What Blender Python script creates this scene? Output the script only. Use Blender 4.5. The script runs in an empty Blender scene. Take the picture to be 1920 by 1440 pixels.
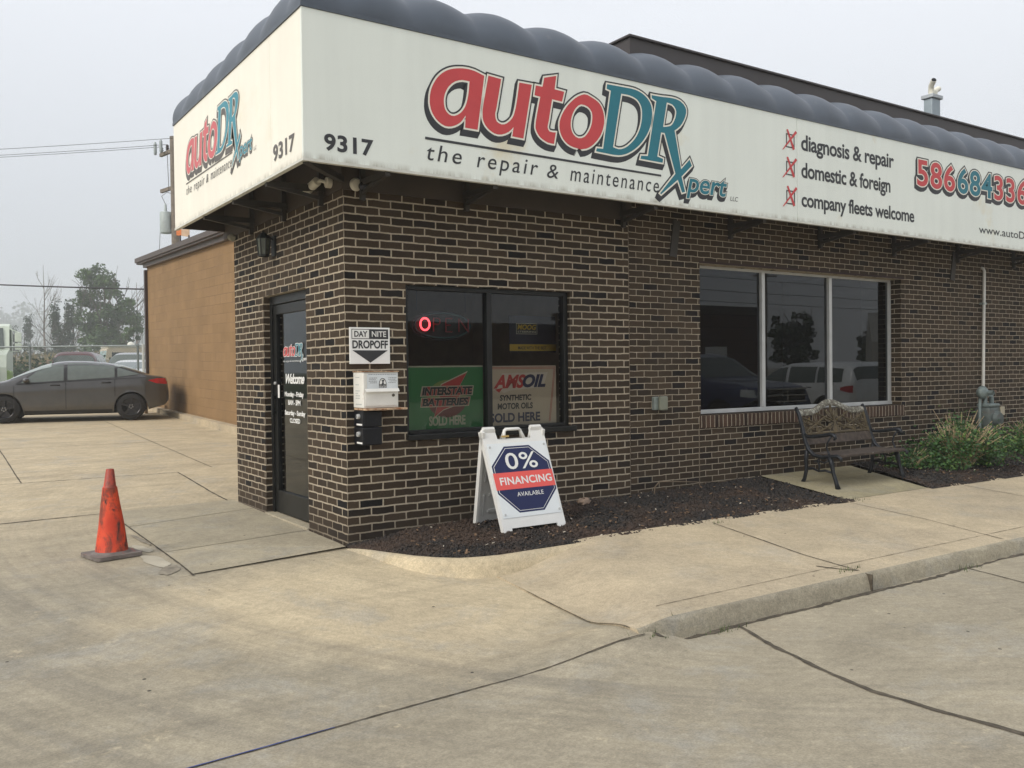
import bpy, math, random
from mathutils import Vector, Matrix
PI = math.pi
sc = bpy.context.scene
COL = sc.collection
# ------------------------------------------------------------------ camera
CAM = Vector((-2.9801, -6.8539, 1.4514))
YAW, PITCH, ROLL = math.radians(34.0271), math.radians(-0.9075), math.radians(-0.6780)
D_ = Vector((math.sin(YAW) * math.cos(PITCH), math.cos(YAW) * math.cos(PITCH), math.sin(PITCH)))
R0 = Vector((math.cos(YAW), -math.sin(YAW), 0)); U0 = R0.cross(D_)
R_ = R0 * math.cos(ROLL) + U0 * math.sin(ROLL); U_ = -R0 * math.sin(ROLL) + U0 * math.cos(ROLL)
cam = bpy.data.cameras.new('camera'); cam_o = bpy.data.objects.new('camera', cam); COL.objects.link(cam_o)
M = Matrix((R_, U_, -D_)).transposed().to_4x4(); M.translation = CAM; cam_o.matrix_world = M
cam.sensor_width = 36; cam.lens = 36 * 1677.53 / 1920; cam.clip_end = 3000; cam.clip_start = .05
sc.camera = cam_o
# ------------------------------------------------------------------ light: bright morning overcast, sun behind thin fog on the left
SUN_EL, SUN_AZ = math.radians(36), math.radians(-98)   # azimuth measured from +Y towards +X
w = bpy.data.worlds.new('World'); sc.world = w; w.use_nodes = True
nt = w.node_tree; nt.nodes.clear()
sky = nt.nodes.new('ShaderNodeTexSky'); sky.sky_type = 'NISHITA'; sky.sun_disc = False
sky.sun_elevation = SUN_EL; sky.sun_rotation = SUN_AZ; sky.air_density = 1; sky.dust_density = 5; sky.ozone_density = 1
hs = nt.nodes.new('ShaderNodeHueSaturation'); hs.inputs['Saturation'].default_value = .22
mx = nt.nodes.new('ShaderNodeMix'); mx.data_type = 'RGBA'; mx.inputs[0].default_value = .8
mx.inputs[7].default_value = (7.45, 7.75, 8.35, 1)          # cloud layer
bg = nt.nodes.new('ShaderNodeBackground'); bg.inputs[1].default_value = .1
# overcast sky: luminance falls towards the horizon
tc_ = nt.nodes.new('ShaderNodeTexCoord'); sz_ = nt.nodes.new('ShaderNodeSeparateXYZ'); rp_ = nt.nodes.new('ShaderNodeValToRGB'); mu_ = nt.nodes.new('ShaderNodeMix'); mu_.data_type = 'RGBA'; mu_.blend_type = 'MULTIPLY'; mu_.inputs[0].default_value = 1
rp_.color_ramp.elements[0].position = 0; rp_.color_ramp.elements[0].color = (.62, .64, .66, 1); rp_.color_ramp.elements[1].position = .36; rp_.color_ramp.elements[1].color = (1, 1, 1, 1)
nt.links.new(tc_.outputs['Generated'], sz_.inputs[0]); nt.links.new(sz_.outputs[2], rp_.inputs[0])
ow = nt.nodes.new('ShaderNodeOutputWorld')
nt.links.new(sky.outputs[0], hs.inputs['Color']); nt.links.new(hs.outputs[0], mx.inputs[6])
nt.links.new(mx.outputs[2], mu_.inputs[6]); nt.links.new(rp_.outputs[0], mu_.inputs[7]); nt.links.new(mu_.outputs[2], bg.inputs[0]); nt.links.new(bg.outputs[0], ow.inputs[0])
sl = bpy.data.lights.new('sun', 'SUN'); sl.energy = 1.5; sl.angle = math.radians(25); sl.color = (1, .93, .82)
so = bpy.data.objects.new('sun', sl); COL.objects.link(so)
sdir = Vector((math.sin(SUN_AZ) * math.cos(SUN_EL), math.cos(SUN_AZ) * math.cos(SUN_EL), math.sin(SUN_EL)))
so.rotation_euler = sdir.to_track_quat('Z', 'Y').to_euler(); so.location = (0, 0, 30)
sc.view_settings.view_transform = 'Standard'; sc.view_settings.look = 'None'
sc.view_settings.exposure = .50; sc.view_settings.gamma = 1
sc.cycles.max_bounces = 8; sc.cycles.transparent_max_bounces = 12; sc.cycles.volume_bounces = 2

# ------------------------------------------------------------------ helpers
def lerp(a, b, t): return a + (b - a) * t
def sst(a, b, x):
    t = min(1, max(0, (x - a) / (b - a))); return t * t * (3 - 2 * t)
def itp(pts, x):
    if x <= pts[0][0]: return pts[0][1]
    for (x0, y0), (x1, y1) in zip(pts, pts[1:]):
        if x <= x1: return lerp(y0, y1, (x - x0) / (x1 - x0) if x1 > x0 else 0)
    return pts[-1][1]
def chain(o):
    m = o.matrix_basis.copy(); p = o.parent
    while p is not None: m = p.matrix_basis @ m; p = p.parent
    return m
def tag(o, label=None, cat=None, group=None, kind=None):
    if label: o['label'] = label
    if cat: o['category'] = cat
    if group: o['group'] = group
    if kind: o['kind'] = kind
    return o
def thing(name, label, cat, loc=(0, 0, 0), rz=0, group=None):
    o = bpy.data.objects.new(name, None); COL.objects.link(o); o.location = loc; o.rotation_euler = (0, 0, rz)
    o.empty_display_size = .1
    return tag(o, label, cat, group)
def copy_tree(o, parent=None):
    c = o.copy(); COL.objects.link(c); c.parent = parent
    for ch in list(o.children): copy_tree(ch, c)
    return c
class MB:
    def __init__(s): s.v = []; s.f = []
    def add(s, vs, fs):
        n = len(s.v); s.v += [tuple(v) for v in vs]; s.f += [tuple(i + n for i in f) for f in fs]; return s
    def box(s, x0, y0, z0, x1, y1, z1):
        return s.add([(x0, y0, z0), (x1, y0, z0), (x1, y1, z0), (x0, y1, z0), (x0, y0, z1), (x1, y0, z1), (x1, y1, z1), (x0, y1, z1)],
                     [(0, 3, 2, 1), (4, 5, 6, 7), (0, 1, 5, 4), (1, 2, 6, 5), (2, 3, 7, 6), (3, 0, 4, 7)])
    def bbox(s, x0, y0, z0, x1, y1, z1, b=.01):      # box with bevelled edges
        import bmesh
        bm = bmesh.new(); vs = [bm.verts.new(p) for p in [(x0, y0, z0), (x1, y0, z0), (x1, y1, z0), (x0, y1, z0), (x0, y0, z1), (x1, y0, z1), (x1, y1, z1), (x0, y1, z1)]]
        for f in [(0, 3, 2, 1), (4, 5, 6, 7), (0, 1, 5, 4), (1, 2, 6, 5), (2, 3, 7, 6), (3, 0, 4, 7)]: bm.faces.new([vs[i] for i in f])
        bmesh.ops.bevel(bm, geom=list(bm.edges), offset=b, segments=2, affect='EDGES', profile=.5)
        bm.verts.index_update()
        s.add([v.co[:] for v in bm.verts], [[v.index for v in f.verts] for f in bm.faces]); bm.free(); return s
    def obox(s, c, ax, h):
        c = Vector(c); ax = [Vector(a).normalized() for a in ax]; vs = []
        for k in (-1, 1):
            for i, j in ((-1, -1), (1, -1), (1, 1), (-1, 1)): vs.append(c + ax[0] * h[0] * i + ax[1] * h[1] * j + ax[2] * h[2] * k)
        return s.add(vs, [(0, 3, 2, 1), (4, 5, 6, 7), (0, 1, 5, 4), (1, 2, 6, 5), (2, 3, 7, 6), (3, 0, 4, 7)])
    def bar(s, a, b, wd, th, up=(0, 0, 1)):
        a, b = Vector(a), Vector(b); d = (b - a).normalized(); up = Vector(up)
        if abs(d.dot(up)) > .99: up = Vector((0, 1, 0))
        sd = d.cross(up).normalized(); u2 = sd.cross(d)
        return s.obox((a + b) / 2, (d, sd, u2), ((b - a).length / 2, wd / 2, th / 2))
    def tube(s, pts, r, n=8, caps=True):
        pts = [Vector(p) for p in pts]; m = len(pts); rs = r if isinstance(r, (list, tuple)) else [r] * m
        vs = []; ref = None
        for i, p in enumerate(pts):
            d = (pts[min(i + 1, m - 1)] - pts[max(i - 1, 0)]).normalized()
            if ref is None: ref = Vector((0, 0, 1)) if abs(d.z) < .9 else Vector((1, 0, 0))
            u = (ref - d * ref.dot(d)).normalized(); v = d.cross(u); ref = u
            for k in range(n):
                a = 2 * PI * k / n; vs.append(p + (u * math.cos(a) + v * math.sin(a)) * rs[i])
        fs = [(i * n + k, i * n + (k + 1) % n, (i + 1) * n + (k + 1) % n, (i + 1) * n + k) for i in range(m - 1) for k in range(n)]
        if caps: fs += [tuple(range(n - 1, -1, -1)), tuple((m - 1) * n + k for k in range(n))]
        return s.add(vs, fs)
    def lathe(s, prof, n=24, o=(0, 0, 0), ax='z'):
        vs = []
        for r, h in prof:
            for k in range(n):
                a = 2 * PI * k / n; p = (r * math.cos(a), r * math.sin(a), h)
                if ax == 'y': p = (p[0], p[2], p[1])
                if ax == 'x': p = (p[2], p[0], p[1])
                vs.append((p[0] + o[0], p[1] + o[1], p[2] + o[2]))
        m = len(prof)
        return s.add(vs, [(i * n + k, i * n + (k + 1) % n, (i + 1) * n + (k + 1) % n, (i + 1) * n + k) for i in range(m - 1) for k in range(n)])
    def prism(s, poly, fr, d0, d1):      # fr=(origin,U,V,N)
        o, U, V, N = fr; n = len(poly)
        vs = [o + U * p[0] + V * p[1] + N * d0 for p in poly] + [o + U * p[0] + V * p[1] + N * d1 for p in poly]
        from mathutils.geometry import tessellate_polygon
        tr = tessellate_polygon([[Vector((p[0], p[1], 0)) for p in poly]])
        return s.add(vs, [t for t in tr] + [tuple(i + n for i in t) for t in tr] + [(i, (i + 1) % n, (i + 1) % n + n, i + n) for i in range(n)])
    def grid(s, fn, nu, nv, skip=None):
        vs = [fn(i / nu, j / nv) for j in range(nv + 1) for i in range(nu + 1)]; W = nu + 1
        return s.add(vs, [(j * W + i, j * W + i + 1, (j + 1) * W + i + 1, (j + 1) * W + i) for j in range(nv) for i in range(nu) if not (skip and skip(i, j))])
    def blob(s, c, r, seed=0, n=10, m=7, k=.2):
        rn = random.Random(seed); ph = [rn.uniform(0, 6.3) for _ in range(6)]
        def fn(u, v):
            a, b = u * 2 * PI, (v - .5) * PI
            q = 1 + k * (math.sin(3 * a + ph[0]) * math.cos(2 * b + ph[1]) + .6 * math.sin(5 * a + ph[2]) * math.sin(4 * b + ph[3]))
            return (c[0] + r[0] * q * math.cos(a) * math.cos(b), c[1] + r[1] * q * math.sin(a) * math.cos(b), c[2] + r[2] * q * math.sin(b))
        return s.grid(fn, n, m)
    def build(s, name, mat, parent=None, smooth=False, world=True, recalc=False, weld=False):
        vs = s.v
        if parent is not None and world:
            mi = chain(parent).inverted(); vs = [mi @ Vector(v) for v in vs]
        me = bpy.data.meshes.new(name); me.from_pydata([tuple(v) for v in vs], [], s.f); 
        if mat: me.materials.append(mat)
        if recalc or weld:
            import bmesh
            bm = bmesh.new(); bm.from_mesh(me)
            if weld: bmesh.ops.remove_doubles(bm, verts=bm.verts, dist=1e-5)
            if recalc: bmesh.ops.recalc_face_normals(bm, faces=bm.faces)
            bm.to_mesh(me); bm.free()
        me.update()
        if smooth:
            me.polygons.foreach_set('use_smooth', [True] * len(me.polygons))
            if smooth != True:
                try: me.set_sharp_from_angle(angle=math.radians(smooth))
                except Exception: pass
        o = bpy.data.objects.new(name, me); COL.objects.link(o); o.parent = parent
        return o
def frame(o, u, v): u, v = Vector(u), Vector(v); return (Vector(o), u, v, u.cross(v).normalized())
# ------------------------------------------------------------------ materials
MATS = {}
def mat_new(name):
    m = bpy.data.materials.new(name); m.use_nodes = True; nt = m.node_tree
    b = nt.nodes['Principled BSDF']; return m, nt, b
def N(nt, t, **k):
    n = nt.nodes.new(t)
    for a, v in k.items(): setattr(n, a, v)
    return n
def L(nt, a, b): nt.links.new(a, b)
def mixc(nt, fac, a, b, mode='MIX'):
    n = N(nt, 'ShaderNodeMix', data_type='RGBA', blend_type=mode)
    for s_, v in ((n.inputs[0], fac), (n.inputs[6], a), (n.inputs[7], b)):
        if hasattr(v, 'links') or isinstance(v, bpy.types.NodeSocket): L(nt, v, s_)
        else: s_.default_value = v if not isinstance(v, tuple) or len(v) == 4 else (*v, 1)
    return n.outputs[2]
def mth(nt, op, a, b=None, c=None, clamp=False):
    n = N(nt, 'ShaderNodeMath', operation=op, use_clamp=clamp)
    for i, v in enumerate((a, b, c)):
        if v is None: continue
        if isinstance(v, bpy.types.NodeSocket): L(nt, v, n.inputs[i])
        else: n.inputs[i].default_value = v
    return n.outputs[0]
def ramp(nt, src, stops, interp='LINEAR'):
    n = N(nt, 'ShaderNodeValToRGB'); n.color_ramp.interpolation = interp
    e = n.color_ramp.elements
    while len(e) < len(stops): e.new(.5)
    for el, (p, c) in zip(e, stops):
        el.position = p; el.color = (c, c, c, 1) if isinstance(c, (int, float)) else (*c, 1)
    L(nt, src, n.inputs[0]); return n.outputs[0]
def wpos(nt, scale=(1, 1, 1), obj=False):
    mp = N(nt, 'ShaderNodeMapping'); mp.inputs['Scale'].default_value = scale
    if obj: L(nt, N(nt, 'ShaderNodeTexCoord').outputs['Object'], mp.inputs[0])
    else: L(nt, N(nt, 'ShaderNodeNewGeometry').outputs['Position'], mp.inputs[0])
    return mp.outputs[0]
def noise(nt, vec, scale, detail=4, rough=.55, dist=0):
    n = N(nt, 'ShaderNodeTexNoise'); n.inputs['Scale'].default_value = scale; n.inputs['Detail'].default_value = detail
    n.inputs['Roughness'].default_value = rough; n.inputs['Distortion'].default_value = dist; L(nt, vec, n.inputs['Vector']); return n.outputs[0]
def bump(nt, b, h, strength=.3, dist=.01):
    n = N(nt, 'ShaderNodeBump'); n.inputs['Strength'].default_value = strength; n.inputs['Distance'].default_value = dist
    L(nt, h, n.inputs['Height']); L(nt, n.outputs[0], b.inputs['Normal'])
def simple(name, col, rough=.6, metal=0, vary=.12, vs=6, bumpk=0, bs=60, emit=None, obj=True, spec=None, dirt=None):
    if name in MATS: return MATS[name]
    m, nt, b = mat_new(name); b.inputs['Roughness'].default_value = rough; b.inputs['Metallic'].default_value = metal
    if spec is not None: b.inputs['Specular IOR Level'].default_value = spec
    v = wpos(nt, obj=obj); nz = noise(nt, v, vs, 5)
    c = mixc(nt, ramp(nt, nz, [(.3, 0), (.7, 1)]), tuple(x * (1 - vary) for x in col), tuple(min(1, x * (1 + vary)) for x in col))
    if dirt:
        dn = noise(nt, v, dirt[2], 6, .65); c = mixc(nt, ramp(nt, dn, [(dirt[1], 0), (dirt[1] + .12, 1)]), c, dirt[0])
    L(nt, c, b.inputs['Base Color'])
    if bumpk: bump(nt, b, noise(nt, v, bs, 4), bumpk, .01)
    if emit:
        b.inputs['Emission Color'].default_value = (*emit[0], 1); b.inputs['Emission Strength'].default_value = emit[1]
    MATS[name] = m; return m
def brick_mat(name, bw, rh, ms, z0, u0=0.0, cols=((.009, .008, .008), (.033, .0235, .0155), (.047, .0325, .0205), (.066, .046, .029)), mort=(.45, .385, .290), voff=.5, rough=.85):
    m, nt, b = mat_new(name); b.inputs['Roughness'].default_value = rough; b.inputs['Specular IOR Level'].default_value = .25
    g = N(nt, 'ShaderNodeNewGeometry'); sp = N(nt, 'ShaderNodeSeparateXYZ'); L(nt, g.outputs['Position'], sp.inputs[0])
    sn = N(nt, 'ShaderNodeSeparateXYZ'); L(nt, g.outputs['True Normal'], sn.inputs[0])
    side = mth(nt, 'GREATER_THAN', mth(nt, 'ABSOLUTE', sn.outputs[0]), .5)
    # u = x - u0 on front faces, -y on side faces (bond turns the corner)
    ux = mth(nt, 'SUBTRACT', sp.outputs[0], u0); uy = mth(nt, 'ADD', mth(nt, 'MULTIPLY', sp.outputs[1], 1.0), bw * .5)
    mixf = N(nt, 'ShaderNodeMix'); L(nt, side, mixf.inputs[0]); L(nt, ux, mixf.inputs[2]); L(nt, uy, mixf.inputs[3])
    z = mth(nt, 'SUBTRACT', sp.outputs[2], z0)
    cb = N(nt, 'ShaderNodeCombineXYZ'); L(nt, mixf.outputs[0], cb.inputs[0]); L(nt, z, cb.inputs[1])
    dn = N(nt, 'ShaderNodeTexNoise'); dn.inputs['Scale'].default_value = 9; dn.inputs['Detail'].default_value = 3; L(nt, g.outputs['Position'], dn.inputs['Vector'])
    va = N(nt, 'ShaderNodeVectorMath', operation='SUBTRACT'); L(nt, dn.outputs['Color'], va.inputs[0]); va.inputs[1].default_value = (.5, .5, .5)
    vb = N(nt, 'ShaderNodeVectorMath', operation='SCALE'); L(nt, va.outputs[0], vb.inputs[0]); vb.inputs['Scale'].default_value = .015
    vc = N(nt, 'ShaderNodeVectorMath', operation='ADD'); L(nt, cb.outputs[0], vc.inputs[0]); L(nt, vb.outputs[0], vc.inputs[1])
    br = N(nt, 'ShaderNodeTexBrick'); br.offset = voff; br.offset_frequency = 2; br.squash = 1
    br.inputs['Color1'].default_value = (0, 0, 0, 1); br.inputs['Color2'].default_value = (1, 1, 1, 1); br.inputs['Mortar'].default_value = (.5, .5, .5, 1)
    br.inputs['Scale'].default_value = 1; br.inputs['Mortar Size'].default_value = ms; br.inputs['Mortar Smooth'].default_value = .15; br.inputs['Bias'].default_value = 0
    br.inputs['Brick Width'].default_value = bw; br.inputs['Row Height'].default_value = rh; L(nt, vc.outputs[0], br.inputs['Vector'])
    bc = ramp(nt, br.outputs['Color'], [(0, cols[0]), (.08, cols[0]), (.16, cols[1]), (.55, cols[2]), (1, cols[3])])
    fine = noise(nt, g.outputs['Position'], 70, 5, .7)
    bc = mixc(nt, 1.0, bc, ramp(nt, fine, [(.25, .62), (.75, 1.35)]), 'MULTIPLY')
    big = noise(nt, g.outputs['Position'], 1.1, 4)
    bc = mixc(nt, 1.0, bc, ramp(nt, big, [(.3, .8), (.7, 1.2)]), 'MULTIPLY')
    mc = mixc(nt, ramp(nt, noise(nt, g.outputs['Position'], 30, 5, .7), [(.3, 0), (.7, 1)]), tuple(x * .72 for x in mort), tuple(x * 1.12 for x in mort))
    c = mixc(nt, br.outputs['Fac'], bc, mc)
    # mortar smears and spots
    sm = ramp(nt, noise(nt, g.outputs['Position'], 22, 6, .75), [(.70, 0), (.76, .45)])
    c = mixc(nt, sm, c, tuple(x * .8 for x in mort))
    wz = ramp(nt, noise(nt, wpos(nt, (1, 1, .35)), .9, 6, .7), [(.5, 0), (.7, .35)]); c = mixc(nt, wz, c, (.075, .058, .042))
    # rain-splash grime close to the ground
    gr = mth(nt, 'MULTIPLY', ramp(nt, sp.outputs[2], [(.05, .75), (.32, 0)]), ramp(nt, big, [(.3, .5), (.6, 1)]))
    c = mixc(nt, gr, c, (.05, .036, .025))
    L(nt, c, b.inputs['Base Color'])
    h = mth(nt, 'ADD', mth(nt, 'SUBTRACT', 1.0, br.outputs['Fac']), mth(nt, 'MULTIPLY', fine, .35))
    bump(nt, b, h, .7, .006)
    return m
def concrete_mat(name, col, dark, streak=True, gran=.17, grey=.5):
    m, nt, b = mat_new(name); b.inputs['Roughness'].default_value = .8; b.inputs['Specular IOR Level'].default_value = .3
    p = wpos(nt)
    c = mixc(nt, ramp(nt, noise(nt, p, .55, 6, .6), [(.36, 0), (.64, 1)]), dark, col)
    if streak:
        st = noise(nt, wpos(nt, (.35, 1.5, 1)), 1.3, 6, .65, .6)
        c = mixc(nt, mth(nt, 'MULTIPLY', ramp(nt, st, [(.47, 0), (.64, 1)]), .32), c, tuple(x * .62 for x in dark))
        # tyre arcs of cars swinging round the corner of the building
        sp = N(nt, 'ShaderNodeSeparateXYZ'); L(nt, p, sp.inputs[0])
        dx = mth(nt, 'SUBTRACT', sp.outputs[0], 5.6); dy = mth(nt, 'SUBTRACT', sp.outputs[1], 1.6)
        rr = mth(nt, 'SQRT', mth(nt, 'ADD', mth(nt, 'MULTIPLY', dx, dx), mth(nt, 'MULTIPLY', dy, dy))); an = mth(nt, 'ARCTAN2', dy, dx)
        cb = N(nt, 'ShaderNodeCombineXYZ'); L(nt, mth(nt, 'MULTIPLY', rr, 2.6), cb.inputs[0]); L(nt, mth(nt, 'MULTIPLY', an, 1.1), cb.inputs[1])
        ta = noise(nt, cb.outputs[0], 1.6, 6, .62)
        rmask = mth(nt, 'MULTIPLY', ramp(nt, mth(nt, 'MULTIPLY', mth(nt, 'SUBTRACT', rr, 7.0), .125), [(.0, 0), (.06, 1), (.42, 1), (.7, .25)]), ramp(nt, mth(nt, 'MULTIPLY', mth(nt, 'ADD', sp.outputs[1], 8), .1), [(.2, .2), (.4, 1), (.85, .9), (1, .25)]))
        c = mixc(nt, mth(nt, 'MULTIPLY', mth(nt, 'MULTIPLY', ramp(nt, ta, [(.46, 0), (.62, 1)]), rmask), .46), c, tuple(x * .60 for x in (dark[0], dark[1] * 1.03, dark[2] * 1.12)))
        cb2 = N(nt, 'ShaderNodeCombineXYZ'); L(nt, mth(nt, 'MULTIPLY', rr, 14), cb2.inputs[0]); L(nt, mth(nt, 'MULTIPLY', an, 9), cb2.inputs[1])
        c = mixc(nt, 1.0, c, ramp(nt, noise(nt, cb2.outputs[0], 1.5, 5, .7), [(.3, .90), (.7, 1.08)]), 'MULTIPLY')
        # long faint vehicle tracks across the back lot
        tb = noise(nt, wpos(nt, (.12, 2.4, 1)), 1.0, 5, .65, .3)
        c = mixc(nt, mth(nt, 'MULTIPLY', ramp(nt, tb, [(.56, 0), (.68, 1)]), .4), c, tuple(x * .6 for x in dark))
        # traffic-worn, greyer concrete round the cleaner apron in front of the corner
        ex_ = mth(nt, 'MULTIPLY', mth(nt, 'SUBTRACT', sp.outputs[0], .15), .42); ey_ = mth(nt, 'MULTIPLY', mth(nt, 'ADD', sp.outputs[1], 1.35), .60)
        dd_ = mth(nt, 'ADD', mth(nt, 'SQRT', mth(nt, 'ADD', mth(nt, 'MULTIPLY', ex_, ex_), mth(nt, 'MULTIPLY', ey_, ey_))), mth(nt, 'MULTIPLY', mth(nt, 'SUBTRACT', noise(nt, p, .9, 6, .62, .5), .5), 1.1))
        wm = mth(nt, 'MULTIPLY', ramp(nt, dd_, [(.55, 0), (1.15, 1)]), ramp(nt, mth(nt, 'MULTIPLY', sp.outputs[1], .2), [(0, 1), (.8, 0)]))
        c = mixc(nt, wm, c, mixc(nt, 1.0, c, (.665, .70, .765), 'MULTIPLY'))
    # damp greyish patches, light worn patches
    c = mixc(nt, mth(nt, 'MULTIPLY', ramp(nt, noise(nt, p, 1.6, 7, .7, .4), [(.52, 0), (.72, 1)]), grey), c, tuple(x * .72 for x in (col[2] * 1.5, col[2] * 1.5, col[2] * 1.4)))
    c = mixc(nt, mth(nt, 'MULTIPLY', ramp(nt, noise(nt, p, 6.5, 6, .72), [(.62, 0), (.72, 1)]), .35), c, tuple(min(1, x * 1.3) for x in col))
    c = mixc(nt, 1.0, c, ramp(nt, noise(nt, p, 2.6, 8, .72, .3), [(.3, .84), (.7, 1.13)]), 'MULTIPLY')
    c = mixc(nt, mth(nt, 'MULTIPLY', ramp(nt, noise(nt, p, 3.3, 7, .75, .8), [(.60, 0), (.70, 1)]), .30), c, (col[0] * .62, col[1] * .62, col[2] * .66))
    # grains and dark specks
    gn = noise(nt, p, 95, 3, .7)
    c = mixc(nt, 1.0, c, ramp(nt, gn, [(.2, 1 - gran * 1.7), (.8, 1 + gran * 1.7)]), 'MULTIPLY')
    gm = noise(nt, p, 24, 5, .7)
    c = mixc(nt, 1.0, c, ramp(nt, gm, [(.25, 1 - gran), (.75, 1 + gran)]), 'MULTIPLY')
    vo = N(nt, 'ShaderNodeTexVoronoi'); vo.inputs['Scale'].default_value = 5.5; L(nt, p, vo.inputs['Vector'])
    sel = mth(nt, 'GREATER_THAN', N_sep(nt, vo.outputs['Color']), .72)
    c = mixc(nt, mth(nt, 'MULTIPLY', mth(nt, 'LESS_THAN', vo.outputs['Distance'], .055), sel), c, (.06, .05, .04))
    L(nt, c, b.inputs['Base Color'])
    bump(nt, b, mth(nt, 'ADD', gn, mth(nt, 'MULTIPLY', gm, 1.5)), .35, .004)
    return m
def N_sep(nt, colsock):
    s = N(nt, 'ShaderNodeSeparateColor'); L(nt, colsock, s.inputs[0]); return s.outputs[0]
def glass_mat(name, tint=(.35, .38, .38), rough=.0, boost=1.0):
    m = bpy.data.materials.new(name); m.use_nodes = True; nt = m.node_tree; nt.nodes.clear()
    o = N(nt, 'ShaderNodeOutputMaterial'); mxs = N(nt, 'ShaderNodeMixShader'); t = N(nt, 'ShaderNodeBsdfTransparent'); g = N(nt, 'ShaderNodeBsdfGlossy')
    g.inputs['Roughness'].default_value = rough; g.inputs['Color'].default_value = (.93, .97, 1, 1); t.inputs[0].default_value = (*tint, 1)
    fr = N(nt, 'ShaderNodeFresnel'); fr.inputs[0].default_value = 1.5
    # slight waviness of the pane
    nb = N(nt, 'ShaderNodeBump'); nb.inputs['Strength'].default_value = .02; nb.inputs['Distance'].default_value = .02
    L(nt, noise(nt, wpos(nt), 1.4, 1), nb.inputs['Height']); L(nt, nb.outputs[0], g.inputs['Normal'])
    L(nt, mth(nt, 'MULTIPLY', fr.outputs[0], boost, clamp=True), mxs.inputs[0]); L(nt, t.outputs[0], mxs.inputs[1]); L(nt, g.outputs[0], mxs.inputs[2]); L(nt, mxs.outputs[0], o.inputs[0])
    return m
def paint_mat(name, col, coat=.6, rough=.35, flake=.05, dirt=.0):
    if name in MATS: return MATS[name]
    m, nt, b = mat_new(name); b.inputs['Roughness'].default_value = rough; b.inputs['Coat Weight'].default_value = coat; b.inputs['Coat Roughness'].default_value = .06
    b.inputs['Metallic'].default_value = .25
    p = wpos(nt, obj=True); n1 = noise(nt, p, 3, 5)
    c = mixc(nt, ramp(nt, n1, [(.3, 0), (.7, 1)]), tuple(x * .9 for x in col), tuple(min(1, x * 1.1) for x in col))
    sp = N(nt, 'ShaderNodeSeparateXYZ'); L(nt, N(nt, 'ShaderNodeTexCoord').outputs['Object'], sp.inputs[0])
    d = mth(nt, 'MULTIPLY', ramp(nt, sp.outputs[2], [(.25, 1), (.75, 0)]), ramp(nt, noise(nt, p, 5, 5), [(.3, .2), (.7, .7)]))
    c = mixc(nt, d, c, (.10, .085, .065)); L(nt, c, b.inputs['Base Color']); MATS[name] = m; return m
BRICK_A = brick_mat('brown_brick', .2154, .0677, .0068, .045)
BRICK_B = brick_mat('brown_brick_thin_joint', .196, .064, .0042, .017, u0=3.09)
BRICK_ROW = brick_mat('rowlock_brick', .0665, .5, .0046, .55, cols=((.03, .018, .013), (.05, .03, .02), (.065, .038, .026), (.085, .05, .034)))
CONC = concrete_mat('drive_concrete', (.56, .467, .312), (.505, .422, .287))
CONC_K_SHADE = concrete_mat('kerb_concrete_painted_shade', (.375, .335, .245), (.27, .242, .182), streak=False, gran=.22, grey=.7)  # kerb face darker than the walk: shade on its front painted in
CONC_W = concrete_mat('walk_concrete', (.53, .44, .30), (.43, .36, .255), streak=False, grey=.35)
CONC_S = concrete_mat('slab_concrete', (.43, .375, .265), (.335, .295, .215), streak=False, grey=.6)
JOINT = simple('joint_dirt', (.085, .070, .050), .95, vary=.5, vs=20)
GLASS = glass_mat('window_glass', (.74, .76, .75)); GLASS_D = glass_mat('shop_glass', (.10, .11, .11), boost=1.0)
CONC_P = concrete_mat('pad_concrete', (.37, .325, .21), (.25, .225, .14), streak=False, grey=.5)
BRONZE = simple('bronze_aluminium', (.009, .010, .0095), .42, .3, .2)
SILVER = simple('mill_aluminium', (.55, .56, .55), .45, .3, .08)
FASCIA = simple('brown_fascia', (.055, .041, .030), .7, 0, .18, 3)
PARAPET = simple('parapet_metal', (.052, .045, .045), .55, 0, .1, 2)
def add_streaks(m, k):
    nt = m.node_tree; b = nt.nodes['Principled BSDF']; src = b.inputs['Base Color'].links[0].from_socket
    c = mixc(nt, 1.0, src, ramp(nt, noise(nt, wpos(nt, (7, 7, .35)), 1, 5, .6), [(.3, 1 - k), (.65, 1)]), 'MULTIPLY')
    sp = N(nt, 'ShaderNodeSeparateXYZ'); L(nt, N(nt, 'ShaderNodeNewGeometry').outputs['Position'], sp.inputs[0])
    g = mth(nt, 'MULTIPLY', ramp(nt, mth(nt, 'SUBTRACT', sp.outputs[2], 3.03), [(0, .8), (.05, 0)]), ramp(nt, noise(nt, wpos(nt, (9, 9, 1)), 1, 5, .7), [(.4, 0), (.65, 1)]))
    c = mixc(nt, g, c, (.28, .25, .18)); L(nt, c, b.inputs['Base Color'])
PANEL_F = simple('sign_panel_front', (.80, .845, .785), .4, 0, .025, 1.2, dirt=((.74, .70, .54), .60, .9))
PANEL_S = simple('sign_panel_side', (.90, .87, .76), .4, 0, .03, 1.5, dirt=((.86, .82, .68), .6, 1.1))
add_streaks(PANEL_F, .05); add_streaks(PANEL_S, .05)
VINYL = simple('awning_vinyl', (.068, .085, .110), .42, 0, .12, 3, dirt=((.12, .13, .14), .62, 2.5))
INK = simple('ink_black', (.028, .030, .034), .5); RED = simple('ink_red', (.56, .055, .06), .5, vary=.05); TEAL = simple('ink_teal', (.010, .17, .225), .5, vary=.05)
CREAM = simple('ink_cream', (.80, .78, .68), .5, vary=.03); WHITE = simple('white_paint', (.80, .80, .77), .45, vary=.04)
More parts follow.
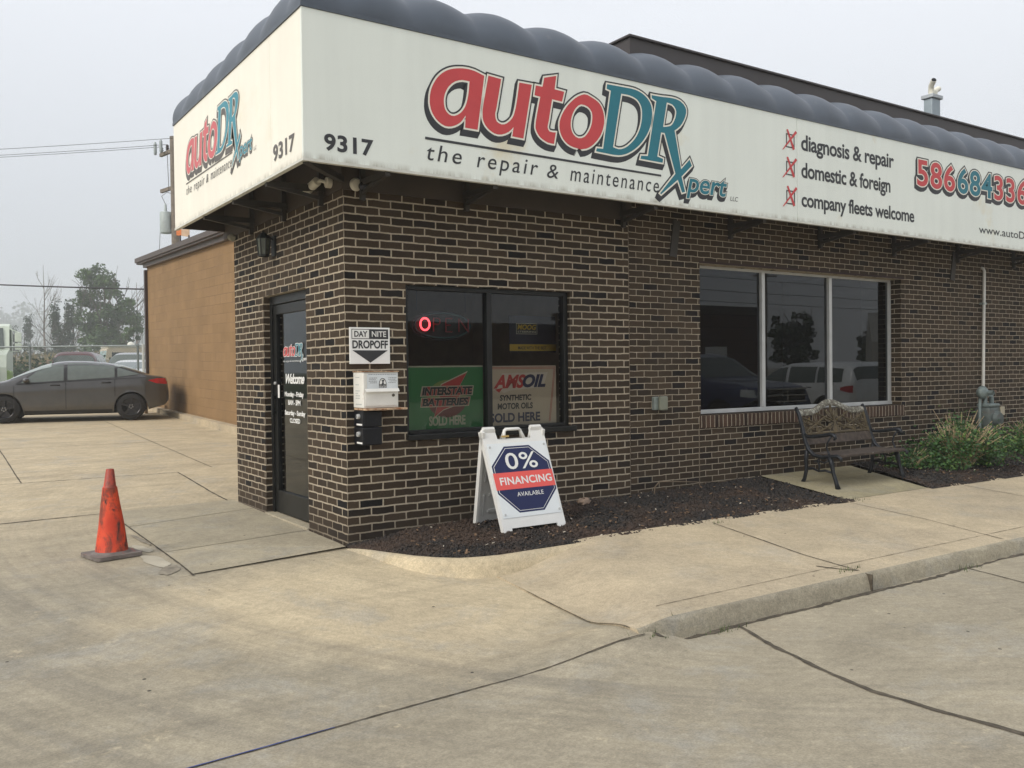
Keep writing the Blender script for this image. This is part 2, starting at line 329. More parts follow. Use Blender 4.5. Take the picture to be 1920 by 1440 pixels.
RED2 = simple('ink_red_faded', (.60, .13, .145), .5, vary=.06); TEAL2 = simple('ink_teal_faded', (.05, .26, .34), .5, vary=.06); INK2 = simple('ink_faded', (.12, .11, .10), .5)
# ------------------------------------------------------------------ lettering
def curve_mesh(cu):
    o = bpy.data.objects.new('tmp', cu); COL.objects.link(o)
    dg = bpy.context.evaluated_depsgraph_get(); dg.update()
    me = bpy.data.meshes.new_from_object(o.evaluated_get(dg))
    vs = [v.co.copy() for v in me.vertices]; fs = [tuple(p.vertices) for p in me.polygons]
    bpy.data.objects.remove(o); bpy.data.curves.remove(cu); bpy.data.meshes.remove(me)
    return vs, fs
def text_raw(s, shear=0, bold=0, spacing=1.0):
    cu = bpy.data.curves.new('t', 'FONT'); cu.body = s; cu.size = 1; cu.shear = shear; cu.offset = bold; cu.space_character = spacing
    cu.resolution_u = 4; cu.fill_mode = 'BOTH' if hasattr(cu, 'fill_mode') else cu.fill_mode
    return curve_mesh(cu)
def text(s, fr, u0, v0, u1, v1, mat, parent, d=.003, shear=0, bold=0, spacing=1.0, name='lettering', layers=None):
    """fit the string's ink into the rectangle u0..u1, v0..v1 of the frame"""
    base, _ = text_raw(s, shear, 0, spacing)
    x0 = min(p.x for p in base); x1 = max(p.x for p in base); y0 = min(p.y for p in base); y1 = max(p.y for p in base)
    sx, sy = (u1 - u0) / (x1 - x0), (v1 - v0) / (y1 - y0)
    outs = []
    for (bo, mt, dd, ox, oy) in (layers or [(bold, mat, d, 0, 0)]):
        vs, fs = text_raw(s, shear, bo, spacing); o, U, V, Nn = fr
        mb = MB(); mb.add([o + U * (u0 + (p.x - x0) * sx + ox) + V * (v0 + (p.y - y0) * sy + oy) + Nn * dd for p in vs], fs)
        outs.append(mb.build(name, mt, parent))
    return outs
def offset_loop(lp, e):
    n = len(lp); A = sum(lp[i][0] * lp[(i + 1) % n][1] - lp[(i + 1) % n][0] * lp[i][1] for i in range(n)); sg = 1 if A > 0 else -1
    out = []
    for i in range(n):
        p0, p1, p2 = Vector(lp[i - 1]), Vector(lp[i]), Vector(lp[(i + 1) % n])
        d1 = (p1 - p0); d2 = (p2 - p1)
        if d1.length < 1e-6 or d2.length < 1e-6: out.append(tuple(p1)); continue
        d1.normalize(); d2.normalize(); n1 = Vector((d1.y, -d1.x)) * sg; n2 = Vector((d2.y, -d2.x)) * sg
        m = n1 + n2
        if m.length < .3: out.append(tuple(p1 + n1 * e)); continue
        m.normalize(); k = 1 / max(.62, m.dot(n1)); out.append(tuple(p1 + m * e * k))
    return out
def fill(loops, exps):
    cu = bpy.data.curves.new('f', 'CURVE'); cu.dimensions = '2D'; cu.fill_mode = 'BOTH'
    for lp, e in zip(loops, exps):
        q = offset_loop(lp, e) if e else lp
        sp = cu.splines.new('POLY'); sp.points.add(len(q) - 1); sp.use_cyclic_u = True
        for pt, c in zip(sp.points, q): pt.co = (c[0], c[1], 0, 1)
    return curve_mesh(cu)
# traced sign logo, metres on the sign's front panel (x along the wall, z up)
LOGO={
 'a':["1.037,3.897 0.965,3.440 0.845,3.441 0.851,3.542 0.839,3.525 0.822,3.501 0.803,3.480 0.774,3.459 0.744,3.443 0.714,3.432 0.685,3.427 0.656,3.428 0.627,3.437 0.608,3.447 0.588,3.460 0.571,3.475 0.556,3.492 0.543,3.510 0.533,3.530 0.525,3.551 0.520,3.574 0.517,3.598 0.518,3.624 0.520,3.651 0.525,3.677 0.532,3.703 0.542,3.728 0.555,3.753 0.570,3.778 0.588,3.803 0.609,3.826 0.632,3.847 0.657,3.865 0.684,3.881 0.710,3.893 0.738,3.903 0.767,3.911 0.798,3.917 0.830,3.922 0.860,3.924 0.889,3.925 0.917,3.923 0.946,3.920 0.979,3.912 1.013,3.903","0.893,3.826 0.891,3.809 0.888,3.785 0.885,3.757 0.881,3.729 0.877,3.705 0.870,3.674 0.862,3.647 0.852,3.622 0.838,3.597 0.822,3.575 0.804,3.556 0.775,3.535 0.745,3.522 0.718,3.520 0.695,3.527 0.674,3.542 0.658,3.563 0.652,3.582 0.648,3.604 0.647,3.626 0.648,3.648 0.653,3.670 0.660,3.692 0.670,3.714 0.683,3.736 0.698,3.756 0.726,3.783 0.757,3.804 0.791,3.818 0.825,3.826 0.863,3.827"],
 'u':["1.078,3.906 1.205,3.898 1.202,3.883 1.198,3.863 1.193,3.839 1.187,3.812 1.182,3.784 1.176,3.755 1.170,3.727 1.165,3.702 1.160,3.679 1.157,3.661 1.148,3.625 1.142,3.608 1.141,3.592 1.144,3.562 1.155,3.538 1.177,3.525 1.204,3.519 1.230,3.523 1.258,3.536 1.287,3.559 1.313,3.588 1.330,3.618 1.341,3.652 1.348,3.675 1.354,3.700 1.361,3.734 1.365,3.755 1.370,3.781 1.375,3.809 1.380,3.837 1.384,3.863 1.388,3.885 1.391,3.901 1.521,3.904 1.426,3.430 1.311,3.433 1.326,3.514 1.305,3.492 1.275,3.466 1.240,3.447 1.203,3.434 1.167,3.429 1.131,3.433 1.107,3.442 1.082,3.455 1.061,3.470 1.045,3.485 1.032,3.503 1.022,3.523 1.017,3.545 1.015,3.569 1.015,3.595 1.017,3.618 1.021,3.643 1.029,3.682 1.033,3.702 1.039,3.727 1.045,3.755 1.051,3.784 1.058,3.814 1.064,3.843 1.070,3.869 1.074,3.890"],
 't':["1.655,3.988 1.786,4.026 1.766,3.906 1.872,3.901 1.846,3.810 1.737,3.814 1.734,3.798 1.729,3.776 1.724,3.750 1.718,3.721 1.712,3.692 1.707,3.664 1.702,3.640 1.698,3.621 1.688,3.583 1.685,3.565 1.691,3.544 1.706,3.529 1.741,3.527 1.774,3.530 1.753,3.427 1.724,3.427 1.685,3.430 1.660,3.438 1.633,3.449 1.609,3.462 1.590,3.478 1.574,3.497 1.563,3.517 1.556,3.536 1.555,3.556 1.559,3.593 1.563,3.613 1.568,3.637 1.574,3.665 1.581,3.694 1.588,3.724 1.594,3.752 1.601,3.778 1.606,3.800 1.610,3.815 1.548,3.819 1.563,3.906 1.635,3.906"],
 'o':["2.098,3.916 2.066,3.905 2.031,3.888 1.996,3.866 1.970,3.845 1.944,3.822 1.918,3.797 1.895,3.771 1.874,3.744 1.855,3.715 1.839,3.686 1.827,3.659 1.817,3.627 1.814,3.597 1.816,3.568 1.823,3.539 1.835,3.512 1.852,3.487 1.874,3.466 1.900,3.448 1.930,3.435 1.969,3.426 2.012,3.422 2.040,3.419 2.035,3.415 2.027,3.416 2.063,3.420 2.112,3.431 2.142,3.444 2.171,3.461 2.200,3.483 2.222,3.503 2.244,3.525 2.265,3.550 2.283,3.575 2.298,3.602 2.310,3.630 2.319,3.659 2.326,3.686 2.329,3.719 2.327,3.750 2.321,3.780 2.311,3.809 2.296,3.836 2.275,3.859 2.254,3.874 2.228,3.886 2.201,3.896 2.176,3.904 2.137,3.916","2.060,3.820 2.098,3.820 2.135,3.811 2.163,3.794 2.183,3.768 2.188,3.744 2.188,3.716 2.185,3.688 2.179,3.661 2.168,3.633 2.155,3.607 2.138,3.581 2.118,3.556 2.097,3.536 2.062,3.519 2.028,3.514 1.996,3.522 1.969,3.541 1.956,3.560 1.946,3.583 1.941,3.608 1.941,3.637 1.945,3.668 1.954,3.699 1.966,3.728 1.983,3.756 2.001,3.779 2.029,3.805"],
 'D':["2.366,4.051 2.390,4.052 2.423,4.053 2.462,4.054 2.503,4.055 2.541,4.056 2.576,4.057 2.612,4.058 2.648,4.059 2.682,4.058 2.713,4.056 2.756,4.048 2.793,4.037 2.825,4.023 2.855,4.005 2.879,3.984 2.898,3.961 2.910,3.936 2.917,3.909 2.919,3.879 2.919,3.854 2.916,3.827 2.911,3.800 2.905,3.773 2.893,3.739 2.878,3.706 2.859,3.673 2.843,3.648 2.824,3.624 2.805,3.600 2.784,3.578 2.756,3.550 2.725,3.524 2.693,3.501 2.661,3.480 2.627,3.462 2.594,3.446 2.561,3.435 2.529,3.426 2.496,3.420 2.462,3.418 2.428,3.417 2.388,3.418 2.356,3.419 2.320,3.420 2.283,3.421 2.250,3.422 2.228,3.423 2.237,3.452 2.311,3.456 2.410,3.999 2.360,4.009","2.535,3.992 2.562,3.993 2.601,3.994 2.638,3.993 2.670,3.988 2.700,3.981 2.727,3.970 2.749,3.954 2.767,3.935 2.780,3.913 2.788,3.887 2.791,3.858 2.791,3.827 2.788,3.795 2.781,3.760 2.771,3.726 2.761,3.700 2.749,3.674 2.735,3.649 2.720,3.625 2.696,3.596 2.670,3.569 2.644,3.546 2.607,3.517 2.570,3.496 2.533,3.482 2.497,3.476 2.459,3.480 2.430,3.487"],
 'R':["2.915,4.041 2.943,4.041 2.985,4.042 3.031,4.044 3.068,4.046 3.110,4.050 3.151,4.053 3.188,4.054 3.229,4.053 3.264,4.048 3.295,4.040 3.333,4.020 3.359,3.994 3.370,3.967 3.368,3.937 3.356,3.901 3.336,3.864 3.313,3.830 3.285,3.799 3.245,3.769 3.211,3.748 3.294,3.383 3.410,3.490 3.440,3.435 3.299,3.314 3.345,3.170 3.304,3.157 3.248,3.277 3.026,3.114 3.013,3.122 3.217,3.331 3.079,3.705 3.033,3.704 2.981,3.469 3.056,3.454 3.049,3.417 2.765,3.421 2.775,3.450 2.859,3.458 2.974,3.992 2.917,4.011","3.111,4.002 3.143,4.000 3.181,3.994 3.208,3.977 3.227,3.955 3.235,3.933 3.233,3.907 3.223,3.872 3.205,3.836 3.185,3.806 3.156,3.783 3.104,3.768 3.060,3.760"],
}
# ------------------------------------------------------------------ ground
def drive_fall(y):
    if y <= -3.1: return -.12
    if y < .2: return -.12 * (.2 - y) / 3.3
    if y < 4: return .03 * (y - .2) / 3.8
    return .03 + .032 * (min(y, 18) - 4)
def hlot(x, y):
    h = drive_fall(y)
    if y < -2.2: h += .085 * sst(.75, .0, math.hypot((x - .42) * .9 if x <= .51 else .08 + (x - .51) * 4, (y + 3.0) * 1.6))      # flared kerb end
    return h + .006 * math.sin(x * .7 + 1) * math.sin(y * .5)
def hside(x, y):
    h = .085 * (y + 3.05) / 1.75 if y < -1.3 else .085 + .095 * (y + 1.3)
    wdt = .28 + .9 * max(0, min(1, (y + 3.05) / 1.8))
    t = sst(.42, .42 + wdt, x)
    return lerp(drive_fall(max(y, -3.0)) + .085 * sst(.75, 0, math.hypot(0, (y + 3) * 1.6)) * 1 + .005, h, t)
xs = [-1100, -160, -80, -50, -35, -25] + [-20 + .5 * i for i in range(24)] + [-8 + .25 * i for i in range(52)] + [5 + .5 * i for i in range(30)] + [20, 25, 35, 50, 80, 160, 1100]
ys = [-1100, -160, -80, -50, -30, -20] + [-14 + .4 * i for i in range(22)] + [-5.2 + .1 * i for i in range(62)] + [1 + .5 * i for i in range(35)] + [18.5, 20, 22, 24, 24.6]
mb = MB(); mb.grid(lambda u, v: (xs[round(u * (len(xs) - 1))], ys[round(v * (len(ys) - 1))], hlot(xs[round(u * (len(xs) - 1))], ys[round(v * (len(ys) - 1))])), len(xs) - 1, len(ys) - 1)
tag(mb.build('parking_lot', CONC, smooth=True), kind='structure')
GRASSM = simple('field_grass', (.055, .075, .025), .9, vary=.5, vs=.6, bumpk=.6, bs=8)
mb = MB(); mb.add([(-1100, 24.5, .44), (1100, 24.5, .44), (1100, 1120, .9), (-1100, 1120, .9)], [(0, 1, 2, 3)])
tag(mb.build('field', GRASSM), kind='structure')
EDGE_F = [(0, -.02), (.03, -.12), (.07, -.24), (.13, -.5), (.20, -.78), (.28, -1.0), (.38, -1.15), (.5, -1.24), (.65, -1.285), (.95, -1.295), (1.6, -1.3), (3, -1.3), (4.2, -1.31), (4.93, -1.34)]
BED_Y = -1.31
# sidewalk with integral kerb
mb = MB()
sx_ = [.42 + .05 * i for i in range(180)] + [9.4 + .2 * i for i in range(36)]
rn = random.Random(3)
rowsy = [-1.22, -1.5, -1.8, -2.1, -2.4, -2.65, -2.85, -2.95, -3.0, -3.04, -3.062, -3.072, -3.086, -3.1]
def side_pt(u, v):
    i = round(u * (len(sx_) - 1)); j = round(v * (len(rowsy) - 1)); x = sx_[i]; y = rowsy[j]
    xx = x + .17 * max(0, (y + 3.0) / -1.75 * -1) * .9 * (1 - sst(.42, 1.2, x)) * 1.0
    if y >= -3.0: return (xx, y, hside(x, y))
    top = hside(x, -3.0); bot = -.14
    chip = .012 * math.sin(x * 7.3) * math.sin(x * 17.1 + 1) + rn.uniform(-.006, .006)
    f = {9: (.0, .003), 10: (.004, .010), 11: (.014, .024), 12: (.018, .075), 13: (0, 9)}[j]
    z = max(bot, top - f[1] + (chip if j in (10, 11) else 0)) if j < 13 else bot
    return (xx, y + (chip * .8 if 9 < j < 12 else 0), z)
mb.grid(lambda u, v: side_pt(u, v * 9 / (len(rowsy) - 1)), len(sx_) - 1, 9)
ed = [side_pt(0, j / (len(rowsy) - 1)) for j in range(len(rowsy))]; mb.add(ed + [(x, y, z - .12) for x, y, z in ed], [(j, j + 1, j + 1 + len(ed), j + len(ed)) for j in range(len(ed) - 1)])
tag(mb.build('sidewalk', CONC_W, smooth=25), kind='structure')
mb = MB(); nk = len(rowsy) - 1 - 9; mb.grid(lambda u, v: side_pt(u, (9 + v * nk) / (len(rowsy) - 1)), len(sx_) - 1, nk); tag(mb.build('kerb', CONC_K_SHADE, smooth=35), kind='structure')
# pad under the bench, up to the wall
mb = MB()
def pad_pt(u, v):
    y = lerp(-1.24, .05, v); xl = lerp(4.90, 5.05, v); xr = lerp(6.33, 6.72, v); x = lerp(xl, xr, u); return (x, y, hside(x, y) + .004)
mb.grid(pad_pt, 14, 10); tag(mb.build('bench_pad', CONC_P, smooth=True), kind='structure')
# walkway slabs by the door
mb = MB()
for (ya, yb, ya2, yb2) in ((-.165, .69, .02, .865), (.705, 2.09, .88, 2.39), (2.105, 3.10, 2.405, 3.12)):
    def sp_(u, v):
        yl = lerp(ya, yb, v); yr = lerp(ya2, yb2, v); x = lerp(-1.285, -.012, u); y = lerp(yl, yr, u)
        return (x, y, hlot(x, y) + .008 + .010 * u)
    mb.grid(sp_, 14, 10)
tag(mb.build('walkway', CONC_S, smooth=True), kind='structure')
# door sill slab
mb = MB(); mb.bbox(-.02, .86, -.05, .10, 2.02, .045, .008); tag(mb.build('door_step', CONC_S), kind='structure')
def joint(pts, wd, zf, seed, jag=.5, step=.05, dz=.004):
    rn = random.Random(seed); mb = MB(); L_ = []; Rr = []; off = 0
    for (x0, y0), (x1, y1) in zip(pts, pts[1:]):
        n = max(2, int(math.hypot(x1 - x0, y1 - y0) / step)); d = Vector((x1 - x0, y1 - y0)).normalized(); nn = Vector((-d.y, d.x))
        for i in range(n + (1 if (x1, y1) == pts[-1] else 0)):
            t = i / n; x, y = lerp(x0, x1, t), lerp(y0, y1, t); off = off * .85 + rn.uniform(-1, 1) * wd * .25 * jag
            ww = wd * (1 + jag * rn.uniform(-.7, .9)) / 2; a = Vector((x, y)) + nn * (off + ww); b = Vector((x, y)) + nn * (off - ww)
            L_.append((a.x, a.y, zf(a.x, a.y) + dz)); Rr.append((b.x, b.y, zf(b.x, b.y) + dz))
    n = len(L_); mb.add(L_ + Rr, [(n + i, n + i + 1, i + 1, i) for i in range(n - 1)]); return mb
mb = MB()
for args in [([(-20, 2.95), (-2.27, 3.06), (-1.2, 3.115), (-.02, 3.13)], .022, hlot, 1), ([(-20, 6.15), (-2.0, 5.95), (.08, 5.93)], .014, hlot, 2), ([(.08, 5.93), (.0, 4.2), (-.05, 3.13)], .018, hlot, 3),
             ([(-1.82, 5.95), (-1.75, 10.0), (-1.6, 18)], .014, hlot, 4), ([(.62, 6.2), (.66, 9), (.7, 15)], .010, hlot, 5), ([(-12, -3.4), (-2.03, -3.2), (-1.2, -3.13), (-.3, -3.08), (.44, -3.1)], .010, hlot, 6),
             ([(1.18, -3.14), (1.12, -3.3), (1.03, -3.55), (.93, -3.9), (.86, -4.25), (.88, -4.6), (.94, -5.1), (1.0, -6)], .03, hlot, 7), ([(3.75, -3.12), (3.62, -3.6), (3.5, -4.4), (3.3, -6)], .012, hlot, 8),
             ([(-1.29, -.20), (-1.287, 3.1)], .014, hlot, 9), ([(-1.32, -.175), (-.9, -.12), (-.5, -.055), (-.02, .0)], .005, hlot, 10), ([(-.025, .03), (-.02, .86), (-.02, 3.1)], .03, hlot, 12), ([(.5, -3.118), (1, -3.115), (2.5, -3.11), (9, -3.115)], .03, hlot, 13, 1.0),
             ([(-30, 10.4), (1.2, 10.2)], .012, hlot, 14)]:
    m2 = joint(*args); mb.add(m2.v, m2.f)
for args in [([(.575, -1.38), (.50, -2.0), (.44, -2.7), (.412, -3.0)], .010, lambda x, y: hlot(x, y) + .004, 21), ([(2.86, -1.32), (2.6, -2.5), (2.56, -3.0)], .010, hside, 22), ([(4.8, -1.34), (4.7, -2.2), (4.5, -3.0)], .008, hside, 23),
             ([(6.9, -1.34), (6.75, -2.2), (6.6, -3.0)], .008, hside, 24), ([(.75, -2.86), (2.5, -2.84), (9, -2.84)], .004, hside, 25, .9), ([(2.40, -2.76), (2.48, -2.90), (2.56, -2.99)], .016, hside, 26)]:
    m2 = joint(*args); mb.add(m2.v, m2.f)
tag(mb.build('pavement_joints', JOINT), kind='structure')
mb = joint([(-2.1, -3.205), (-1.75, -3.18), (-1.45, -3.155)], .007, hlot, 77, .5, .05, .006); tag(mb.build('blue_chalk_line', simple('blue_chalk', (.06, .08, .22), .8)), kind='structure')
# vertical joints on the kerb face
mb = MB()
for x in (2.56, 5.05): mb.box(x - .006, -3.105, -.13, x + .006, -3.05, -.005)
tag(mb.build('kerb_joints', JOINT), kind='structure')
# cement patches beside the walkway
PATCH = simple('cement_patch', (.45, .41, .32), .85, vary=.12, vs=5); OILP = simple('dark_patch', (.24, .21, .16), .85, vary=.35, vs=12)
def patch(name, cx, cy, a, b, rot, seed, mat, dz):
    rn = random.Random(seed); mb = MB(); n = 40; ph = [rn.uniform(0, 6) for _ in range(4)]; vs = [(cx, cy, hlot(cx, cy) + dz)]
    for k in range(n):
        t = 2 * PI * k / n; r = 1 + .16 * math.sin(2 * t + ph[0]) + .07 * math.sin(5 * t + ph[1]) + rn.uniform(-.04, .04)
        u, v = a * r * math.cos(t), b * r * math.sin(t); x, y = cx + u * math.cos(rot) - v * math.sin(rot), cy + u * math.sin(rot) + v * math.cos(rot)
        vs.append((x, y, hlot(x, y) + dz))
    mb.add(vs, [(0, 1 + k, 1 + (k + 1) % n) for k in range(n)]); tag(mb.build(name, mat), kind='structure')
patch('cement_patch', -1.42, .42, .08, .24, .15, 2, PATCH, .004); patch('cement_patch', -1.40, .98, .05, .17, .1, 5, PATCH, .0045)
patch('damp_patch', -1.40, .05, .06, .16, -.5, 7, OILP, .005); patch('damp_patch', -1.33, 1.38, .022, .30, .05, 9, OILP, .006)
# planter kerb (rises out of the drive round the mulch bed)
def zm_edge(t): return itp([(0, .0), (.03, .01), (.13, .03), (.28, .055), (.5, .072), (.95, .078), (5, .085)], t)
def curve_at(s, pts):
    d = [0]
    for (a, b), (c, e) in zip(pts, pts[1:]): d.append(d[-1] + math.hypot(c - a, e - b))
    s *= d[-1]
    return itp(list(zip(d, [p[0] for p in pts])), s), itp(list(zip(d, [p[1] for p in pts])), s)
KP = EDGE_F[:11]
mb = MB()
def kerb_pt(u, v):
    x, y = curve_at(u, KP); x2, y2 = curve_at(min(1, u + .03), KP); x1, y1 = curve_at(max(0, u - .03), KP)
    d = Vector((x2 - x1, y2 - y1)).normalized(); nn = Vector((d.y, -d.x))      # outward
    w_ = min(1, u * 3 + .25)
    o, f = [(0, -.03), (.0, .0), (.035, .004), (.06, -.004), (.085, -.03), (.10, -.075), (.13, -9)][round(v * 6)]
    p = Vector((x, y)) + nn * o * w_; zt = zm_edge(x); zd = drive_fall(p.y) - .012
    return (p.x, p.y, zd if f < -1 else max(zt + f * w_, zd))
mb.grid(kerb_pt, 90, 6); tag(mb.build('planter_kerb', CONC, smooth=60, recalc=True), kind='structure')
# ------------------------------------------------------------------ mulch beds
MULCH = None
m, nt, b = mat_new('lava_rock_mulch'); b.inputs['Roughness'].default_value = .9; p = wpos(nt)
c = ramp(nt, noise(nt, p, 45, 2, .5), [(.28, (.009, .009, .010)), (.45, (.020, .019, .019)), (.6, (.040, .032, .026)), (.74, (.060, .042, .030)), (.84, (.13, .10, .07))])
redz = ramp(nt, noise(nt, p, 1.6, 4), [(.46, 0), (.62, 1)]); c = mixc(nt, mth(nt, 'MULTIPLY', redz, .62), c, (.072, .043, .028))
wh = ramp(nt, noise(nt, p, 33, 1), [(.80, 0), (.815, 1)]); c = mixc(nt, wh, c, (.5, .46, .4)); L(nt, c, b.inputs['Base Color']); MULCH = m
def hm1(x, y):
    front = itp([(0, 0), (.13, .03), (.28, .05), (.5, .068), (.95, .075), (5, .09)], x); back = itp([(0, .02), (.23, .04), (.53, .085), (.78, .104), (2.18, .174), (3.05, .165), (4.06, .185), (5, .205)], x)
    yf = itp(EDGE_F, x); t = max(0, min(1, (y - yf) / (-yf + 1e-6) if yf < -1e-4 else 1)); return lerp(front, back, t ** 1.5) + .008 * math.sin(x * 9) * math.sin(y * 11)
def hm2(x, y): return hside(x, max(y, -1.3)) + .01 + .03 * sst(-1.34, -.9, y) + .008 * math.sin(x * 8) * math.sin(y * 9)
def bed(name, hf, front, back, seed, nch):
    rn = random.Random(seed); mb = MB()
    def bp(u, v):
        x, y = curve_at(u, front); x2, y2 = curve_at(u, back); px, py = lerp(x, x2, v), lerp(y, y2, v); return (px, py, hf(px, py) - .008)
    mb.grid(bp, 90, 24)
    for _ in range(nch):
        u, v = rn.random(), rn.random() ** 1.15 * .985 + .006
        x, y, z = bp(u, v); r = rn.choice((.005, .007, .008, .010, .012, .015, .021)) * rn.uniform(.7, 1.1); z += r * .5
        mx_ = Matrix.Rotation(rn.uniform(0, 6), 3, 'Z') @ Matrix.Rotation(rn.uniform(0, 6), 3, 'X'); s1, s2 = rn.uniform(.6, 1.4), rn.uniform(.5, 1)
        vs = [mx_ @ Vector(q) + Vector((x, y, z)) for q in [(r * s1, 0, 0), (-r * s1 * .9, 0, r * .2), (0, r, 0), (0, -r, r * .2), (r * .2, 0, r * s2), (0, 0, -r * s2)]]
        mb.add(vs, [(0, 2, 4), (2, 1, 4), (1, 3, 4), (3, 0, 4), (2, 0, 5), (1, 2, 5), (3, 1, 5), (0, 3, 5)])
    return tag(mb.build(name, MULCH), kind='stuff')
bed('mulch', hm1, EDGE_F, [(.012, .012), (.2, .012), (5.05, .012)], 5, 24000)
bed('mulch', hm2, [(6.33, -1.30), (7.9, -1.33), (14, -1.35)], [(6.72, .012), (8, .012), (14, .012)], 6, 12000)
# leaf litter lying on the mulch: dry leaves, chips
LITTER = simple('dry_leaf', (.17, .105, .06), .8, vary=.5, vs=30); PALE = simple('pale_chip', (.55, .49, .40), .8, vary=.2, vs=30)
for (nm, mt, nn_, sd) in (('leaf_litter', LITTER, 330, 3), ('pale_chips', PALE, 60, 4)):
    rn = random.Random(sd); mb = MB()
    for _ in range(nn_):
        if rn.random() < .5: x = rn.uniform(.3, 4.9); yf = itp(EDGE_F, x); y = rn.uniform(yf + .05, -.05); z = hm1(x, y) + .02
        else: x = rn.uniform(6.7, 10); y = rn.uniform(-1.28, -.1); z = hm2(x, y) + .02
        a = rn.uniform(0, 6); r = rn.uniform(.006, .014) * (1.2 if nm == 'leaf_litter' else .8); t = rn.uniform(-.6, .6)
        mb.obox((x, y, z), (Vector((math.cos(a), math.sin(a), t)), Vector((-math.sin(a), math.cos(a), 0)), Vector((-t * math.cos(a), -t * math.sin(a), 1))), (r, r * .6, .002))
    tag(mb.build(nm, mt), kind='stuff')
# bent dry stalk and a broken stone in the bed
mb = MB(); mb.tube([(3.30, -.12, .15), (3.31, -.12, .24), (3.36, -.13, .29), (3.5, -.15, .285), (3.9, -.2, .25), (4.25, -.22, .235)], [.007, .007, .007, .006, .004, .003], 6)
tag(mb.build('dry_stalk', simple('dry_stalk_bark', (.16, .12, .08), .8), smooth=True), 'bent dry brown stalk arching out of the mulch by the wall', 'stalk')
mb = MB(); mb.blob((2.35, -.16, .185), (.075, .05, .035), 4, 9, 6, .25)
tag(mb.build('stone', simple('stone_grey_tan', (.26, .19, .14), .85, vary=.3, vs=20)), 'tan broken stone half buried in mulch right of the folding sign', 'stone')

# ------------------------------------------------------------------ brick building
bld = thing('brick_building', 'single storey dark brown brick repair shop with glass door and two windows', 'building')
def wall_open(mb, u0, u1, z0, z1, ops, P, dep):
    """wall face in u,z with openings; P(u,z,d) -> point, d = depth into the wall"""
    us = sorted({u0, u1} | {o[0] for o in ops} | {o[1] for o in ops}); zs = sorted({z0, z1} | {o[2] for o in ops} | {o[3] for o in ops})
    for a, b_ in zip(us, us[1:]):
        for c_, d_ in zip(zs, zs[1:]):
            cu, cz = (a + b_) / 2, (c_ + d_) / 2
            if any(o[0] < cu < o[1] and o[2] < cz < o[3] for o in ops): continue
            mb.add([P(a, c_, 0), P(b_, c_, 0), P(b_, d_, 0), P(a, d_, 0)], [(0, 1, 2, 3)])
            mb.add([P(a, c_, dep), P(b_, c_, dep), P(b_, d_, dep), P(a, d_, dep)], [(3, 2, 1, 0)])
    for o in ops:
        for (a, c_), (b_, d_) in (((o[0], o[2]), (o[1], o[2])), ((o[1], o[2]), (o[1], o[3])), ((o[1], o[3]), (o[0], o[3])), ((o[0], o[3]), (o[0], o[2]))):
            mb.add([P(a, c_, 0), P(b_, d_, 0), P(b_, d_, dep), P(a, c_, dep)], [(0, 1, 2, 3)])
    return mb
PF = lambda u, z, d: (u, d, z)
PS = lambda u, z, d: (d, u, z)
W1 = (.56, 2.335, .865, 2.195); W2 = (4.10, 7.80, .935, 2.575); DR = (.86, 2.02, .0, 2.215)
mb = MB(); wall_open(mb, 0, 3.083, -.3, 2.96, [W1], PF, .19); wall_open(mb, 0, 2.955, -.3, 2.96, [DR], PS, .19)
mb.add([(0, 2.955, -.3), (2.5, 2.955, -.3), (2.5, 2.955, 4), (0, 2.955, 4)], [(0, 1, 2, 3)])
mb.build('wall', BRICK_A, bld)
mb = MB(); wall_open(mb, 3.095, 16, -.3, 4.12, [W2], PF, .26); mb.build('wall', BRICK_B, bld)
mb = MB(); mb.box(3.083, .004, -.3, 3.095, .1, 2.96); mb.build('control_joint', simple('sealant', (.20, .16, .115), .8), bld)
mb = MB()
for x in (4.072, 9.16): mb = MB(); mb.box(x - .005, -.003, .0, x + .005, .05, .80 if x < 5 else 2.10); mb.build('control_joint', simple('sealant', (.20, .16, .115), .8), bld)
# brown fascia boards under the sign
mb = MB(); mb.box(-.02, -.02, 2.945, 3.12, .1, 4.2); mb.box(-.02, .1, 2.945, .1, 3.262, 4.2); mb.build('fascia_board', FASCIA, bld)
mb = MB(); mb.box(3.13, -.004, 4.121, 16, .25, 4.80); mb.box(3.13, .25, 4.121, 3.38, 9, 4.80); mb.bbox(3.105, -.03, 4.80, 16.02, .30, 4.825, .006); mb.bbox(3.105, .30, 4.80, 3.40, 9, 4.825, .006); mb.build('parapet', PARAPET, bld)
ROOFM = simple('roof_membrane', (.08, .08, .08), .9)
mb = MB(); mb.box(3.38, .25, 4.3, 16, 9, 4.36); mb.box(.1, .1, 4.2, 3.12, 2.97, 4.26); mb.build('roof', ROOFM, bld)
# rowlock sill under the wide window
mb = MB(); mb.box(4.078, -.022, .80, 7.83, .16, .932); mb.build('sill', BRICK_ROW, bld)
# lintel paint line over the wide window
mb = MB(); mb.box(4.09, -.004, 2.577, 7.86, .05, 2.60); mb.build('lintel', simple('lintel_red_brown', (.030, .014, .012), .8), bld)
